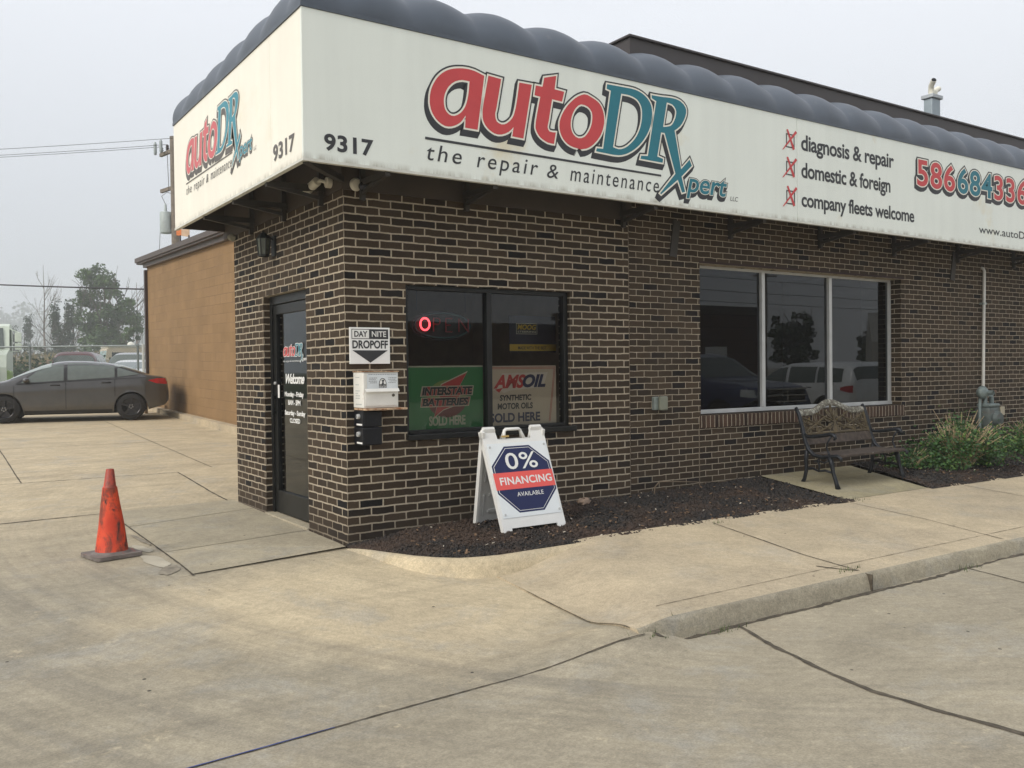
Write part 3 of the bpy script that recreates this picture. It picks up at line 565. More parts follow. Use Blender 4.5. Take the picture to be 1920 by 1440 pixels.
# ---- interior shell (dim rooms)
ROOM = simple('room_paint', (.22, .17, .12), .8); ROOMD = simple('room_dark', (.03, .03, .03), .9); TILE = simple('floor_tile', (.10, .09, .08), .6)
mb = MB(); mb.box(.2, 2.85, .05, 3.0, 2.9, 2.9); mb.box(2.98, .2, .05, 3.03, 2.9, 2.9); mb.box(.191, .2, 2.75, 3.0, 2.9, 2.8); mb.build('room_wall', ROOM, bld)
mb = MB(); mb.box(.191, .191, .0, 3.0, 2.9, .045); mb.box(3.2, .262, .0, 12, 3.4, .045); mb.build('floor', TILE, bld)
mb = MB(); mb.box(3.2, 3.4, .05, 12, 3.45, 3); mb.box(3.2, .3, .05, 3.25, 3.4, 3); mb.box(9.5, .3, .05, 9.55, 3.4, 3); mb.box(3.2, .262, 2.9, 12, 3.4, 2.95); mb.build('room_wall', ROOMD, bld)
# ---- corner window (two dark panes)
fy = .07
wf = MB()
for a in ((W1[0], .905, W1[0] + .04, W1[3]), (W1[1] - .05, .905, W1[1], W1[3]), (1.405, .935, 1.46, 2.155)): wf.bbox(a[0], fy - .03, a[1], a[2], fy + .04, a[3], .004)
wf.bbox(W1[0] + .04, fy - .03, 2.155, W1[1] - .05, fy + .04, W1[3], .004); wf.bbox(W1[0] + .04, fy - .03, .905, W1[1] - .05, fy + .04, .935, .004)
win = wf.build('window', BRONZE, bld)
mb = MB(); mb.bbox(W1[0] - .01, -.035, W1[2] - .01, W1[1] + .045, .10, .905, .006); mb.build('sill', BRONZE, win)
for x0, x1 in ((W1[0] + .04, 1.405), (1.46, W1[1] - .05)):
    mb = MB(); mb.add([(x0, fy + .01, .935), (x1, fy + .01, .935), (x1, fy + .01, 2.155), (x0, fy + .01, 2.155)], [(0, 1, 2, 3)]); mb.build('pane', GLASS, win)
# ---- wide shop window (three panes, silver mullions)
fy = .165; wf = MB(); gx = (4.10, 5.275, 6.515, 7.80); z0, z1 = .94, 2.575
wf.bbox(gx[0], fy - .03, z0, gx[3], fy + .03, z0 + .045, .003); wf.bbox(gx[0], fy - .015, z1 - .03, gx[3], fy + .03, z1, .003); wf.bbox(gx[3] - .05, fy - .02, z0 + .045, gx[3], fy + .03, z1 - .03, .003); wf.bbox(gx[0], fy - .02, z0 + .045, gx[0] + .05, fy + .03, z1 - .03, .003)
for x in gx[1:3]: wf.bbox(x - .027, fy - .035, z0 + .045, x + .027, fy + .03, z1 - .03, .004)
win = wf.build('window', SILVER, bld)
for x0, x1 in zip(gx, gx[1:]):
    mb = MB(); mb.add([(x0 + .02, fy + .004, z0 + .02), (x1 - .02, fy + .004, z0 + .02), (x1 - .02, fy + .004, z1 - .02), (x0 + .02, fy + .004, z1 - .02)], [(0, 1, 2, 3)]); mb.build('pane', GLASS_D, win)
# pale dim things inside behind the wide window
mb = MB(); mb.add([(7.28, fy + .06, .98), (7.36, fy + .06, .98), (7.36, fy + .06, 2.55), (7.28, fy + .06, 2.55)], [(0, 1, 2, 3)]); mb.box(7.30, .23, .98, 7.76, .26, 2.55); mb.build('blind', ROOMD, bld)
# ---- glass door
dx = .10; df = MB()
df.bbox(dx - .035, DR[0], .045, dx + .05, DR[0] + .05, 2.215, .003); df.bbox(dx - .035, DR[1] - .05, .045, dx + .05, DR[1], 2.215, .003)
df.bbox(dx - .035, DR[0] + .05, 2.13, dx + .05, DR[1] - .05, 2.215, .003); door = df.build('door', BRONZE, bld)
lf = MB(); y0, y1 = DR[0] + .054, DR[1] - .054; X0, X1 = dx - .02, dx + .025
lf.bbox(X0, y0, .055, X1, y0 + .06, 2.125, .004); lf.bbox(X0, y1 - .085, .055, X1, y1, 2.125, .004); lf.bbox(X0, y0 + .06, .055, X1, y1 - .085, .275, .004); lf.bbox(X0, y0 + .06, 2.03, X1, y1 - .085, 2.125, .004)
lf.build('door_leaf', BRONZE, door)
mb = MB(); mb.add([(dx + .004, y0 + .05, .26), (dx + .004, y1 - .08, .26), (dx + .004, y1 - .08, 2.04), (dx + .004, y0 + .05, 2.04)], [(3, 2, 1, 0)]); pane_d = mb.build('pane', GLASS, door)
mb = MB(); mb.bbox(X0 - .045, y1 - .062, 1.02, X0 - .02, y1 - .028, 1.24, .006); mb.box(X0 - .02, y1 - .055, 1.04, X0 + .002, y1 - .035, 1.07); mb.box(X0 - .02, y1 - .055, 1.19, X0 + .002, y1 - .035, 1.22); mb.build('door_handle', BRONZE, door)
mb = MB(); mb.lathe([(.0, -.014), (.014, -.014), (.017, 0), (.017, .012)], 14, (X0, y1 - .045, 1.345), 'x'); mb.build('lock', SILVER, door)
mb = MB(); mb.box(X0 - .002, y1 - .16, 1.20, X0 + .001, y1 - .115, 1.33); mb.build('sticker', WHITE, door, world=True)
FD = frame((dx - .004, 0, 0), (0, -1, 0), (0, 0, 1))     # reads left to right towards smaller y
def draw_logo(fr, mp, parent, layers, loops=LOGO):
    o, U, V, Nn = fr
    for k in ('a', 'u', 't', 'o', 'D', 'R'):
        lps = [[tuple(map(float, q.split(','))) for q in s.split()] for s in loops[k]]
        for (e, kind, d, ox, oz) in layers:
            mt = kind if not isinstance(kind, tuple) else (kind[0] if k in 'auto' else kind[1])
            vs, fs = fill(lps, [e] + [-e] * (len(lps) - 1)); mb = MB(); vv = []
            for p in vs: q = mp(p.x + ox, p.y + oz); vv.append(o + U * q[0] + V * q[1] + Nn * d)
            mb.add(vv, fs); mb.build('lettering', mt, parent)
mpd = lambda x, z: (-1.73 + (x - .496) * .183, 1.585 + (z - 3.30) * .185)
draw_logo(FD, mpd, pane_d, [(.03, WHITE, .001, 0, 0), (.0, (RED, TEAL), .002, 0, 0)])
q0, q1 = mpd(3.36, 3.12), mpd(3.99, 3.33); text('pert', FD, q0[0], q0[1], q1[0], q1[1], WHITE, pane_d, .001, .25, .02)
text('the repair & maintenance', FD, -1.735, 1.548, -1.27, 1.572, WHITE, pane_d, .001, .2, .0, 1.1)
text('Welcome', FD, -1.665, 1.345, -1.175, 1.435, WHITE, pane_d, .001, .35, .03, .85)
text('Monday - Friday', FD, -1.70, 1.205, -1.20, 1.262, WHITE, pane_d, .001, 0, .035, .95); text('8AM - 5PM', FD, -1.61, 1.137, -1.285, 1.182, WHITE, pane_d, .001, 0, .035, .95)
text('Saturday - Sunday', FD, -1.705, 1.025, -1.165, 1.082, WHITE, pane_d, .001, 0, .035, .95); text('CLOSED', FD, -1.57, .965, -1.30, 1.006, WHITE, pane_d, .001, 0, .035, .95)

# ------------------------------------------------------------------ awning sign
SX = -.543; SZ0, SZ1 = 3.03, 4.135; SY1 = 3.26; XE = 14
sign = thing('awning_sign', 'cream wraparound sign with red and teal lettering under a scalloped grey awning top', 'sign', (SX, SX, SZ0))
mb = MB(); mb.bbox(SX, SX, SZ0, 5.036, SX + .03, SZ1, .002); mb.bbox(5.042, SX, SZ0, XE, SX + .03, SZ1, .002); pan_f = mb.build('front_panel', PANEL_F, sign)
mb = MB(); mb.bbox(SX + .0015, SX + .032, SZ0, SX + .03, .158, SZ1, .002); mb.bbox(SX + .0015, .162, SZ0, SX + .03, SY1, SZ1, .002); pan_s = mb.build('side_panel', PANEL_S, sign)
TRIM = simple('sign_trim', (.62, .62, .56), .5)
mb = MB(); mb.box(SX - .006, SX - .006, SZ0 - .022, XE, SX + .034, SZ0 - .001); mb.box(SX - .006, SX + .034, SZ0 - .022, SX + .034, SY1, SZ0 - .001); mb.build('bottom_trim', TRIM, sign)
mb = MB(); mb.box(SX - .009, SX - .009, SZ1 + .001, XE, SX + .03, SZ1 + .03); mb.box(SX - .009, SX + .03, SZ1 + .001, SX + .03, SY1, SZ1 + .03); mb.build('top_trim', VINYL, sign)
mb = MB(); mb.box(SX + .03, SY1 - .03, SZ0, -.021, SY1 - .002, SZ1); mb.build('end_panel', FASCIA, sign)
# scalloped roll
def roll(u0, segs, seg, endmode, place, nsub=28, nth=12):
    mb = MB()
    for k in range(segs):
        def fn(u, v):
            th = v * PI / 2; bul = .066 * ((.5 + .5 * math.cos(2 * PI * u)) ** .55) * (math.sin(min(1, v * 1.15) * PI * .5) ** .8)
            d = .543 * (1 - math.cos(th)); z = .385 * math.sin(th)
            n = Vector((-math.cos(th), math.sin(th))).normalized(); d -= bul * math.cos(th) * .8; z += bul * math.sin(th)
            ua = u0 + seg * k; ub = ua + seg
            if k == 0: ua = SX + max(0, d)
            return place(lerp(ua, ub, u), d, z)
        mb.grid(fn, nsub, nth)
    return mb
r1 = roll(SX + .0, 24, .62, 0, lambda a, d, z: (a, SX + d, SZ1 + .02 + z)); r1.build('awning_roll', VINYL, sign, smooth=True, weld=True)
r2 = roll(SX + .0, 6, .634, 0, lambda a, d, z: (SX + d, a, SZ1 + .02 + z)); r2.build('awning_roll', VINYL, sign, smooth=True, recalc=True, weld=True)
mb = MB(); pr = [(0, 0)] + [(.543 * (1 - math.cos(t * PI / 16)), .385 * math.sin(t * PI / 16)) for t in range(9)] + [(.543, 0)]
mb.add([(SX + d, SY1 - .004, SZ1 + .02 + z) for d, z in pr], [tuple(range(len(pr)))]); mb.build('awning_end', VINYL, sign)
SEAM = simple('awning_seam', (.035, .042, .052), .6)
# brackets under the sign
BRK = simple('bracket_steel', (.045, .04, .034), .6, .2)
def bracket(x0, y0, dx_, dy_):
    mb = MB(); a = Vector((x0, y0, 3.0)); mb.bar(a, a + Vector((dx_, dy_, 0)) * .5, .045, .05); mb.bar(a + Vector((dx_ * .02, dy_ * .02, -.08)), a + Vector((dx_ * .47, dy_ * .47, -.01)), .03, .03)
    mb.bar(a + Vector((dx_ * .03, dy_ * .03, -.14)), a + Vector((dx_ * .03, dy_ * .03, .6)), .04, .04); mb.build('bracket', BRK, sign)
for x in (.15, 1.15, 2.98): bracket(x, -.022, 0, -1)
for x in (4.55, 6.1, 7.6, 9.1, 10.6): bracket(x, -.006, 0, -1)
for y in (.35, 1.25, 2.2): bracket(-.022, y, -1, 0)
mb = MB(); mb.bar((-.02, -.02, 3.02), (SX + .03, SX + .03, 3.02), .05, .05); mb.build('bracket', BRK, sign)
mb = MB()
for x in (3.75, 9.05): mb = MB(); mb.bar((x, -.02, 3.0), (x - .05, -.008, 2.62), .10, .012, (0, 1, 0)); mb.build('hanger_strap', BRK, sign)
# front lettering
FF = frame((0, SX, 0), (1, 0, 0), (0, 0, 1))
idm = lambda x, z: (x, z)
LAY = [(.029, INK, .0010, -.022, -.042), (.029, INK, .0014, -.0165, -.0315), (.029, INK, .0018, -.011, -.021), (.029, INK, .0022, -.0055, -.0105), (.029, INK, .0026, 0, 0), (.015, CREAM, .0034, 0, 0), (0, (RED, TEAL), .0042, 0, 0)]
draw_logo(FF, idm, pan_f, LAY)
def tlay(cm, k=1.0, s=1.0): return [(.085 * k, INK, .001, -.022 * s, -.04 * s), (.085 * k, INK, .0014, -.014 * s, -.026 * s), (.085 * k, INK, .0018, -.007 * s, -.013 * s), (.085 * k, INK, .0022, 0, 0), (.052 * k, CREAM, .003, 0, 0), (.022 * k, cm, .0038, 0, 0)]
text('pert', FF, 3.37, 3.115, 3.93, 3.33, TEAL, pan_f, shear=.22, spacing=.98, layers=tlay(TEAL, .75))
text('LLC', FF, 3.985, 3.145, 4.10, 3.19, INK, pan_f, .002, .15)
mb = MB(); mb.prism([(.473, 3.298), (3.03, 3.283), (3.03, 3.301), (.473, 3.318)], FF, .001, .003); mb.build('underline', INK, pan_f)
for s_, a, b_ in (('the', .487, .81), ('repair', .955, 1.58), ('&', 1.675, 1.80), ('maintenance', 1.93, 3.0)):
    asc = {'the': (3.135, 3.265), 'repair': (3.088, 3.255), '&': (3.125, 3.245), 'maintenance': (3.125, 3.255)}[s_]
    text(s_, FF, a, asc[0], b_, asc[1], INK, pan_f, .002, .2, .002, 1.25 if len(s_) > 1 else 1)
text('9317', FF, -.375, 3.108, .012, 3.225, INK, pan_f, .002, 0, .03, 1.05)
for s_, x1, za, zb in (('diagnosis & repair', 6.805, 3.80, 3.965), ('domestic & foreign', 6.735, 3.505, 3.668), ('company fleets welcome', 7.222, 3.195, 3.345)):
    text(s_, FF, 5.11, za - .05, x1, zb, INK, pan_f, .002, 0, .022, .95)
    o0 = (4.80, za + .005)
    mb = MB(); mb.prism([(4.855, za + .0), (4.87, za), (4.87, za + .15), (4.855, za + .15)], FF, .001, .002); mb.prism([(4.98, za + .0), (4.995, za), (4.995, za + .15), (4.98, za + .15)], FF, .001, .002)
    mb.prism([(4.875, za), (4.975, za), (4.975, za + .013), (4.875, za + .013)], FF, .001, .002); mb.prism([(4.875, za + .137), (4.975, za + .137), (4.975, za + .15), (4.875, za + .15)], FF, .001, .002); mb.build('check_box', INK, pan_f)
    mb = MB(); mb.prism([(4.79, za - .035), (4.81, za - .03), (5.035, za + .175), (5.01, za + .195)], FF, .003, .004); mb.prism([(4.965, za - .02), (4.995, za - .005), (4.885, za + .195), (4.86, za + .19)], FF, .0045, .0052); mb.build('check_mark', RED, pan_f)
for s_, a, b_, cm in (('586', 7.30, 8.12, RED), ('684', 8.20, 9.02, TEAL), ('336', 9.09, 9.93, RED)):
    text(s_, FF, a, 3.655, b_, 3.965, cm, pan_f, spacing=1.08, layers=tlay(cm, 1.0))
text('www.autoDRx.com', FF, 8.70, 3.175, 10.62, 3.275, INK, pan_f, .002, 0, .006)
# side lettering (same artwork, smaller and sun-faded)
FS_ = frame((SX, 0, 0), (0, -1, 0), (0, 0, 1))
mps = lambda x, z: (-(2.75 - (x - .496) * .622), 3.289 + (z - 3.111) * .674)
LAYS = [(.034, INK2, .0010, -.035, -.060), (.034, INK2, .0016, -.017, -.03), (.034, INK2, .0022, 0, 0), (.015, CREAM, .003, 0, 0), (0, (RED2, TEAL2), .0038, 0, 0)]
draw_logo(FS_, mps, pan_s, LAYS)
def tq(s_, a, z0, b_, z1, mt, **k): p0, p1 = mps(a, z0), mps(b_, z1); text(s_, FS_, p0[0], p0[1], p1[0], p1[1], mt, pan_s, **k)
tq('pert', 3.37, 3.115, 3.93, 3.33, TEAL2, shear=.22, layers=[(.06, INK2, .001, -.01, -.02), (.06, INK2, .0016, 0, 0), (.03, CREAM, .0024, 0, 0), (.012, TEAL2, .0032, 0, 0)]); tq('LLC', 3.985, 3.145, 4.10, 3.19, INK2, d=.002, shear=.15)
for s_, a, b_ in (('the', .487, .81), ('repair', .955, 1.58), ('&', 1.675, 1.80), ('maintenance', 1.93, 3.0)):
    asc = {'the': (3.135, 3.265), 'repair': (3.088, 3.255), '&': (3.125, 3.245), 'maintenance': (3.125, 3.255)}[s_]; tq(s_, a, asc[0], b_, asc[1], INK2, d=.002, shear=.2, spacing=1.25 if len(s_) > 1 else 1)
p0, p1 = mps(.473, 3.298), mps(3.03, 3.316); mb = MB(); mb.prism([p0, (p1[0], p0[1]), p1, (p0[0], p1[1])], FS_, .001, .002); mb.build('underline', INK2, pan_s)
text('9317', FS_, -.095, 3.125, .36, 3.245, INK2, pan_s, .002, 0, .03, 1.05)
# ------------------------------------------------------------------ things on the front wall
# DAY NITE DROPOFF sign
ws = thing('wall_sign', 'white square drop-off sign with a big black arrow on the brick pier', 'sign', (.215, -.012, 1.67))
mb = MB(); mb.bbox(.034, -.016, 1.515, .398, -.001, 1.818, .002); pl_ = mb.build('plate', simple('plate_white', (.87, .87, .85), .4, vary=.03), ws)
FW = frame((0, -.0175, 0), (1, 0, 0), (0, 0, 1))
mb = MB(); mb.prism([(.05, 1.722), (.21, 1.722), (.21, 1.804), (.05, 1.804)], FW, 0, .0008); mb.prism([(.2105, 1.722), (.382, 1.722), (.382, 1.804), (.2105, 1.804)], FW, 0, .0008); mb.prism([(.056, 1.628), (.376, 1.628), (.216, 1.525)], FW, 0, .001); mb.build('graphic', INK, pl_)
mb = MB(); mb.prism([(.055, 1.727), (.206, 1.727), (.206, 1.799), (.055, 1.799)], FW, .0008, .0014); mb.build('graphic', WHITE, pl_)
text('DAY', FW, .075, 1.741, .188, 1.786, INK, pl_, .002, 0, .03); text('NITE', FW, .232, 1.741, .362, 1.786, WHITE, pl_, .002, 0, .015); text('DROPOFF', FW, .058, 1.645, .376, 1.708, INK, pl_, .001, 0, .03)
# drop box
RUSTW = simple('rusty_white_enamel', (.74, .73, .68), .45, vary=.06, vs=8, dirt=((.30, .13, .05), .66, 9)); RUST = simple('rusty_edge', (.48, .34, .22), .7, vary=.4, vs=30, dirt=((.25, .10, .04), .5, 25))
db = thing('drop_box', 'white enamel key drop box with rusty edges mounted below the arrow sign', 'drop box', (.225, 0, 1.15))
mb = MB(); mb.bbox(.065, -.20, 1.155, .378, -.002, 1.445, .006); bx = mb.build('box_body', RUSTW, db)
mb = MB(); mb.bbox(.06, -.208, 1.446, .384, -.0, 1.454, .002); mb.build('lid_rim', RUST, db); mb = MB(); mb.bbox(.064, -.255, 1.136, .435, -.01, 1.152, .004); mb.build('shelf', RUST, db)
mb = MB(); mb.prism([(0, 0), (.30, 0), (.30, .03), (0, .03)], frame((.072, -.232, 1.285), (1, 0, 0), (0, .55, .83)), 0, .004); mb.bbox(.078, -.206, 1.17, .36, -.2005, 1.282, .003); mb.build('deposit_door', RUSTW, db)
mb = MB(); mb.lathe([(.0, -.213), (.012, -.213), (.013, -.204)], 12, (.328, 0, 1.255), 'y'); mb.build('lock', simple('lock_dark', (.12, .11, .09), .4, .6), db)
FB = frame((0, -.2035, 0), (1, 0, 0), (0, 0, 1))
mb = MB(); mb.prism([(.095, 1.305), (.37, 1.305), (.37, 1.432), (.095, 1.432)], FB, 0, .001); lbl = mb.build('label_plate', simple('label_blue_white', (.66, .70, .72), .4), db)
mb = MB(); arc = [(.235 + .034 * math.cos(a), 1.345 + .052 * math.sin(a)) for a in [PI * i / 14 for i in range(15)]]
mb.prism([(.269, 1.318)] + arc + [(.201, 1.318)], FB, .001, .0018); mb.build('emblem', INK, lbl)
mb = MB(); arc = [(.235 + .028 * math.cos(a), 1.347 + .044 * math.sin(a)) for a in [PI * i / 14 for i in range(15)]]
mb.prism(arc, FB, .0018, .0024); mb.build('emblem', WHITE, lbl)
mb = MB(); mb.prism([(.224, 1.345), (.246, 1.345), (.242, 1.365), (.25, 1.38), (.246, 1.388), (.236, 1.378), (.228, 1.386), (.224, 1.378), (.232, 1.365)], FB, .0024, .003); mb.build('emblem', INK, lbl)
text('DAY - NIGHT', FB, .205, 1.333, .265, 1.341, WHITE, lbl, .0025); text('DROP OFF', FB, .205, 1.320, .265, 1.330, WHITE, lbl, .0025, 0, .02)
GREYINK = simple('ink_grey', (.25, .26, .28), .5)
rn = random.Random(8)
mb = MB()
for (u0, u1, vs_) in ((.11, .185, (1.395, 1.382, 1.369, 1.356)), (.285, .36, (1.395, 1.382, 1.369, 1.356)), (.105, .36, (1.424,))):
    for v in vs_:
        u = u0 + rn.uniform(0, .012)
        while u < u1 - rn.uniform(0, .015):
            wd = rn.uniform(.006, .018); mb.prism([(u, v), (min(u1, u + wd), v), (min(u1, u + wd), v + .006), (u, v + .006)], FB, .001, .0013); u += wd + .004
mb.build('print', GREYINK, lbl)
mb = MB(); FBs = frame((.0645, 0, 0), (0, -1, 0), (0, 0, 1))
for v, n in ((1.40, 3), (1.34, 2), (1.29, 3), (1.27, 2), (1.25, 3), (1.23, 3), (1.18, 4)):
    u = .05
    for k in range(n):
        wd = rn.uniform(.015, .035); mb.prism([(u, v), (u + wd, v), (u + wd, v + .008), (u, v + .008)], FBs, .0005, .001); u += wd + .006
mb.build('print', simple('print_pale', (.45, .48, .46), .5), db)
# two dark lock boxes beneath it
BLK = simple('black_enamel', (.005, .006, .009), .4, vary=.2, vs=10, dirt=((.016, .016, .018), .62, 14), spec=.3)
for k, (za, zb, lab) in enumerate(((1.000, 1.134, 'upper small dark metal lock box mounted right under the white drop box'), (.850, .996, 'lower small dark metal lock box, bottom of the pair under the drop box'))):
    lb = thing('lock_box', lab, 'lock box', (.14, 0, za), group='small lock boxes under the drop box')
    mb = MB(); mb.bbox(.066, -.185, za, .235, -.002, zb, .008); mb.bbox(.074, -.19, za + .008, .22, -.184, zb - .008, .003); mb.build('box_body', BLK, lb)
    mb = MB(); mb.lathe([(0, .045), (.019, .045), (.021, .058), (.021, .066)], 16, (0, -.11, (za + zb) / 2 + .018), 'x'); mb.build('lock', SILVER, lb)
    mb = MB(); mb.box(.042, -.113, (za + zb) / 2 + .008, .0448, -.107, (za + zb) / 2 + .028); mb.build('keyhole', INK, lb)
    mb = MB(); mb.box(.0645, -.165, za + .012, .066, -.06, za + .026); mb.build('label_strip', WHITE, lb)
# outlet box
GALV = simple('galvanised_grey', (.25, .29, .27), .5, .3, .15, 12)
ob = thing('outlet_box', 'grey weatherproof outlet box on the brick between the two windows', 'outlet box', (3.46, 0, 1.08))
mb = MB(); mb.bbox(3.385, -.045, 1.02, 3.475, -.001, 1.155, .006); mb.build('box_body', GALV, ob)
mb = MB(); mb.bbox(3.43, -.085, 1.015, 3.54, -.047, 1.16, .012); mb.build('cover', simple('cover_grey', (.21, .22, .17), .5, .2), ob)
# white conduit pipe with gas meter
pipe = thing('conduit_pipe', 'long white vertical pipe running up the brick wall above the gas meter', 'pipe', (9.72, -.04, 1.05))
mb = MB(); mb.tube([(9.72, -.045, 1.06), (9.74, -.045, 2.0), (9.77, -.04, 2.78), (9.772, -.02, 2.82), (9.772, .02, 2.83)], .021, 10); mb.build('pipe_tube', simple('pipe_white', (.66, .65, .60), .5), pipe, smooth=40)
mb = MB(); mb.lathe([(.028, 0), (.028, .07)], 10, (9.72, -.045, 1.06)); mb.box(9.70, -.06, 2.30, 9.80, -.002, 2.33); mb.build('pipe_coupling', GALV, pipe)
gm = thing('gas_meter', 'weathered grey gas meter with regulator and pipes above the bushes', 'gas meter', (9.45, -.18, .55))
GMM = simple('meter_grey', (.085, .105, .10), .55, .2, .25, 9, dirt=((.10, .10, .09), .55, 8)); GMP = simple('meter_pipe', (.17, .21, .205), .5, .2, .2, 12)
def gmx(x, y, z): return (x, y, z)
mb = MB(); mb.bbox(9.36, -.34, .50, 9.68, -.10, .86, .05); mb.lathe([(.0, -.40), (.09, -.39), (.12, -.345)], 20, (9.52, 0, .69), 'y'); mb.build('meter_body', GMM, gm, smooth=40)
mb = MB(); mb.bbox(9.39, -.32, .855, 9.66, -.12, .905, .02); mb.lathe([(.03, 0), (.03, .09)], 12, (9.44, -.22, .90)); mb.lathe([(.03, 0), (.03, .09)], 12, (9.61, -.22, .90))
mb.tube([(9.44, -.22, .98), (9.44, -.22, 1.02), (9.40, -.2, 1.03), (9.36, -.18, 1.03)], .025, 10); mb.tube([(9.61, -.22, .98), (9.61, -.22, 1.02), (9.64, -.2, 1.04), (9.72, -.12, 1.05), (9.72, -.045, 1.06)], .025, 10); mb.tube([(9.36, -.2, 1.0), (9.34, -.2, .9), (9.34, -.2, .12)], .022, 10)
mb.build('meter_pipe', GMP, gm, smooth=40)
mb = MB(); mb.lathe([(0, -.29), (.05, -.285), (.085, -.25), (.095, -.22), (.085, -.19), (.05, -.16), (0, -.15)], 20, (9.37, 0, 1.06), 'y'); mb.lathe([(.03, -.36), (.03, -.28)], 12, (9.40, 0, 1.06), 'y'); mb.lathe([(.05, 0), (.05, .05)], 12, (9.55, -.2, 1.0)); mb.build('regulator', GMP, gm, smooth=40)
mb = MB(); mb.bbox(9.62, -.36, .74, 9.70, -.33, .86, .006); mb.build('dial_cover', simple('dial_tan', (.40, .36, .27), .5), gm)
mb = MB(); mb.tube([(9.70, -.15, 1.05), (9.95, -.1, 1.06)], .02, 8); mb.build('rusty_pipe', simple('rust_pipe', (.14, .08, .05), .8), gm)
# wall lantern and cameras
lt = thing('wall_lantern', 'old dark carriage lantern on the brick above the glass door', 'lantern', (0, 1.68, 2.66))
IRON = simple('old_iron', (.022, .024, .022), .55, .4, .3, 20)
mb = MB(); mb.bbox(-.02, 1.60, 2.58, -.001, 1.70, 2.78, .006); mb.tube([(-.02, 1.65, 2.74), (-.07, 1.66, 2.78), (-.10, 1.67, 2.765)], .01, 8); mb.build('back_plate', IRON, lt)
mb = MB(); mb.lathe([(.075, 2.745), (.03, 2.80), (.012, 2.81), (.0, 2.83)], 8, (-.105, 1.67, 0)); mb.lathe([(.055, 2.575), (.058, 2.595), (.0, 2.575)], 8, (-.105, 1.67, 0))
for k in range(8):
    a = 2 * PI * k / 8; mb.tube([(-.105 + .052 * math.cos(a), 1.67 + .052 * math.sin(a), 2.585), (-.105 + .07 * math.cos(a), 1.67 + .07 * math.sin(a), 2.75)], .005, 4)
mb.build('lantern_cage', IRON, lt)
mb = MB(); mb.lathe([(.048, 2.59), (.064, 2.745)], 8, (-.105, 1.67, 0)); mb.build('lantern_glass', simple('old_glass', (.10, .11, .09), .25, 0, .3, 20), lt)
CAMW = simple('camera_white', (.62, .58, .48), .4)
cb_ = thing('security_camera', 'white bullet security camera under the sign corner above the door side', 'camera', (-.02, .22, 3.02))
mb = MB(); mb.lathe([(.045, -.062), (.045, -.022), (0, -.022)], 16, (0, .20, 3.03), 'x'); mb.lathe([(0, -.062), (.045, -.062)], 16, (0, .20, 3.03), 'x'); mb.tube([(-.06, .20, 3.03), (-.10, .24, 3.05), (-.115, .29, 3.03)], .014, 8); mb.build('camera_mount', CAMW, cb_, smooth=40)
mb = MB(); mb.tube([(-.115, .26, 3.045), (-.15, .42, 2.985)], .038, 16); mb.build('camera_body', CAMW, cb_, smooth=40)
mb = MB(); mb.tube([(-.151, .425, 2.983), (-.158, .455, 2.972)], .034, 16); mb.build('camera_lens', BLK, cb_, smooth=40)
cd = thing('security_camera', 'white turret security camera with black eye on the fascia left of the drop sign', 'camera', (.13, -.022, 2.985))
mb = MB(); mb.lathe([(.0, -.05), (.040, -.048), (.052, -.035), (.055, -.021)], 20, (.105, 0, 2.99), 'y'); mb.build('camera_mount', CAMW, cd, smooth=40)
mb = MB(); mb.blob((.15, -.075, 2.972), (.042, .042, .042), 1, 14, 10, 0); mb.build('camera_body', simple('camera_black', (.015, .016, .022), .25), cd, smooth=True)
# conduit stub
mb = MB(); mb.blob((-.02, 2.94, 2.93), (.05, .05, .04), 3, 10, 7, .15); tag(mb.build('foam_blob', simple('foam_grey', (.26, .25, .20), .9)), 'pale lump of sealing foam at the far top corner of the brick wall', 'sealant')
# ------------------------------------------------------------------ posters and neon in the corner window
PY = .115
FPW = frame((0, PY - .004, 0), (1, 0, 0), (0, 0, 1))
GRN = simple('poster_green', (.035, .22, .065), .5, vary=.08, vs=3); DGRN = simple('poster_dark_green', (.02, .12, .03), .5); OLIVE = simple('poster_olive', (.22, .30, .08), .5); TANP = simple('poster_tan', (.60, .50, .38), .5, vary=.05); REDP = simple('poster_red', (.52, .055, .05), .5); NAVY = simple('poster_navy', (.03, .035, .09), .5); BEIGE = simple('poster_beige', (.60, .56, .42), .5); MAROON = simple('poster_maroon', (.18, .03, .025), .5)
bp_ = thing('poster_board', 'green window poster with red lightning arrow and battery lettering', 'poster', (1.03, PY, .93))
mb = MB(); mb.box(.61, PY - .002, .93, 1.40, PY + .006, 1.495); mb.build('board', BEIGE, bp_)
mb = MB(); mb.prism([(.623, .93), (1.40, .93), (1.40, 1.482), (.64, 1.482), (.623, 1.465)], FPW, 0, .001); bo = mb.build('field', GRN, bp_)
el = lambda a, b_, t0, t1, cx=1.02, cz=1.20: [(cx + a * math.cos(t), cz + b_ * math.sin(t)) for t in [lerp(t0, t1, i / 20) for i in range(21)]]
mb = MB(); mb.prism(el(.205, .168, 0, PI), FPW, .001, .002); mb.build('graphic', OLIVE, bo)
mb = MB(); mb.prism(el(.205, .168, PI, 2 * PI), FPW, .001, .002); mb.build('graphic', MAROON, bo)
bolt = [(.885, 1.04), (.98, 1.105), (1.15, 1.155), (1.14, 1.30), (1.225, 1.43), (.96, 1.325), (.93, 1.18)]
mb = MB(); mb.prism([(1.02 + (x - 1.02) * 1.06, 1.22 + (z - 1.22) * 1.08) for x, z in bolt], FPW, .002, .0028); mb.build('graphic', BEIGE, bo)
mb = MB(); mb.prism(bolt, FPW, .0028, .0036); mb.build('graphic', REDP, bo)
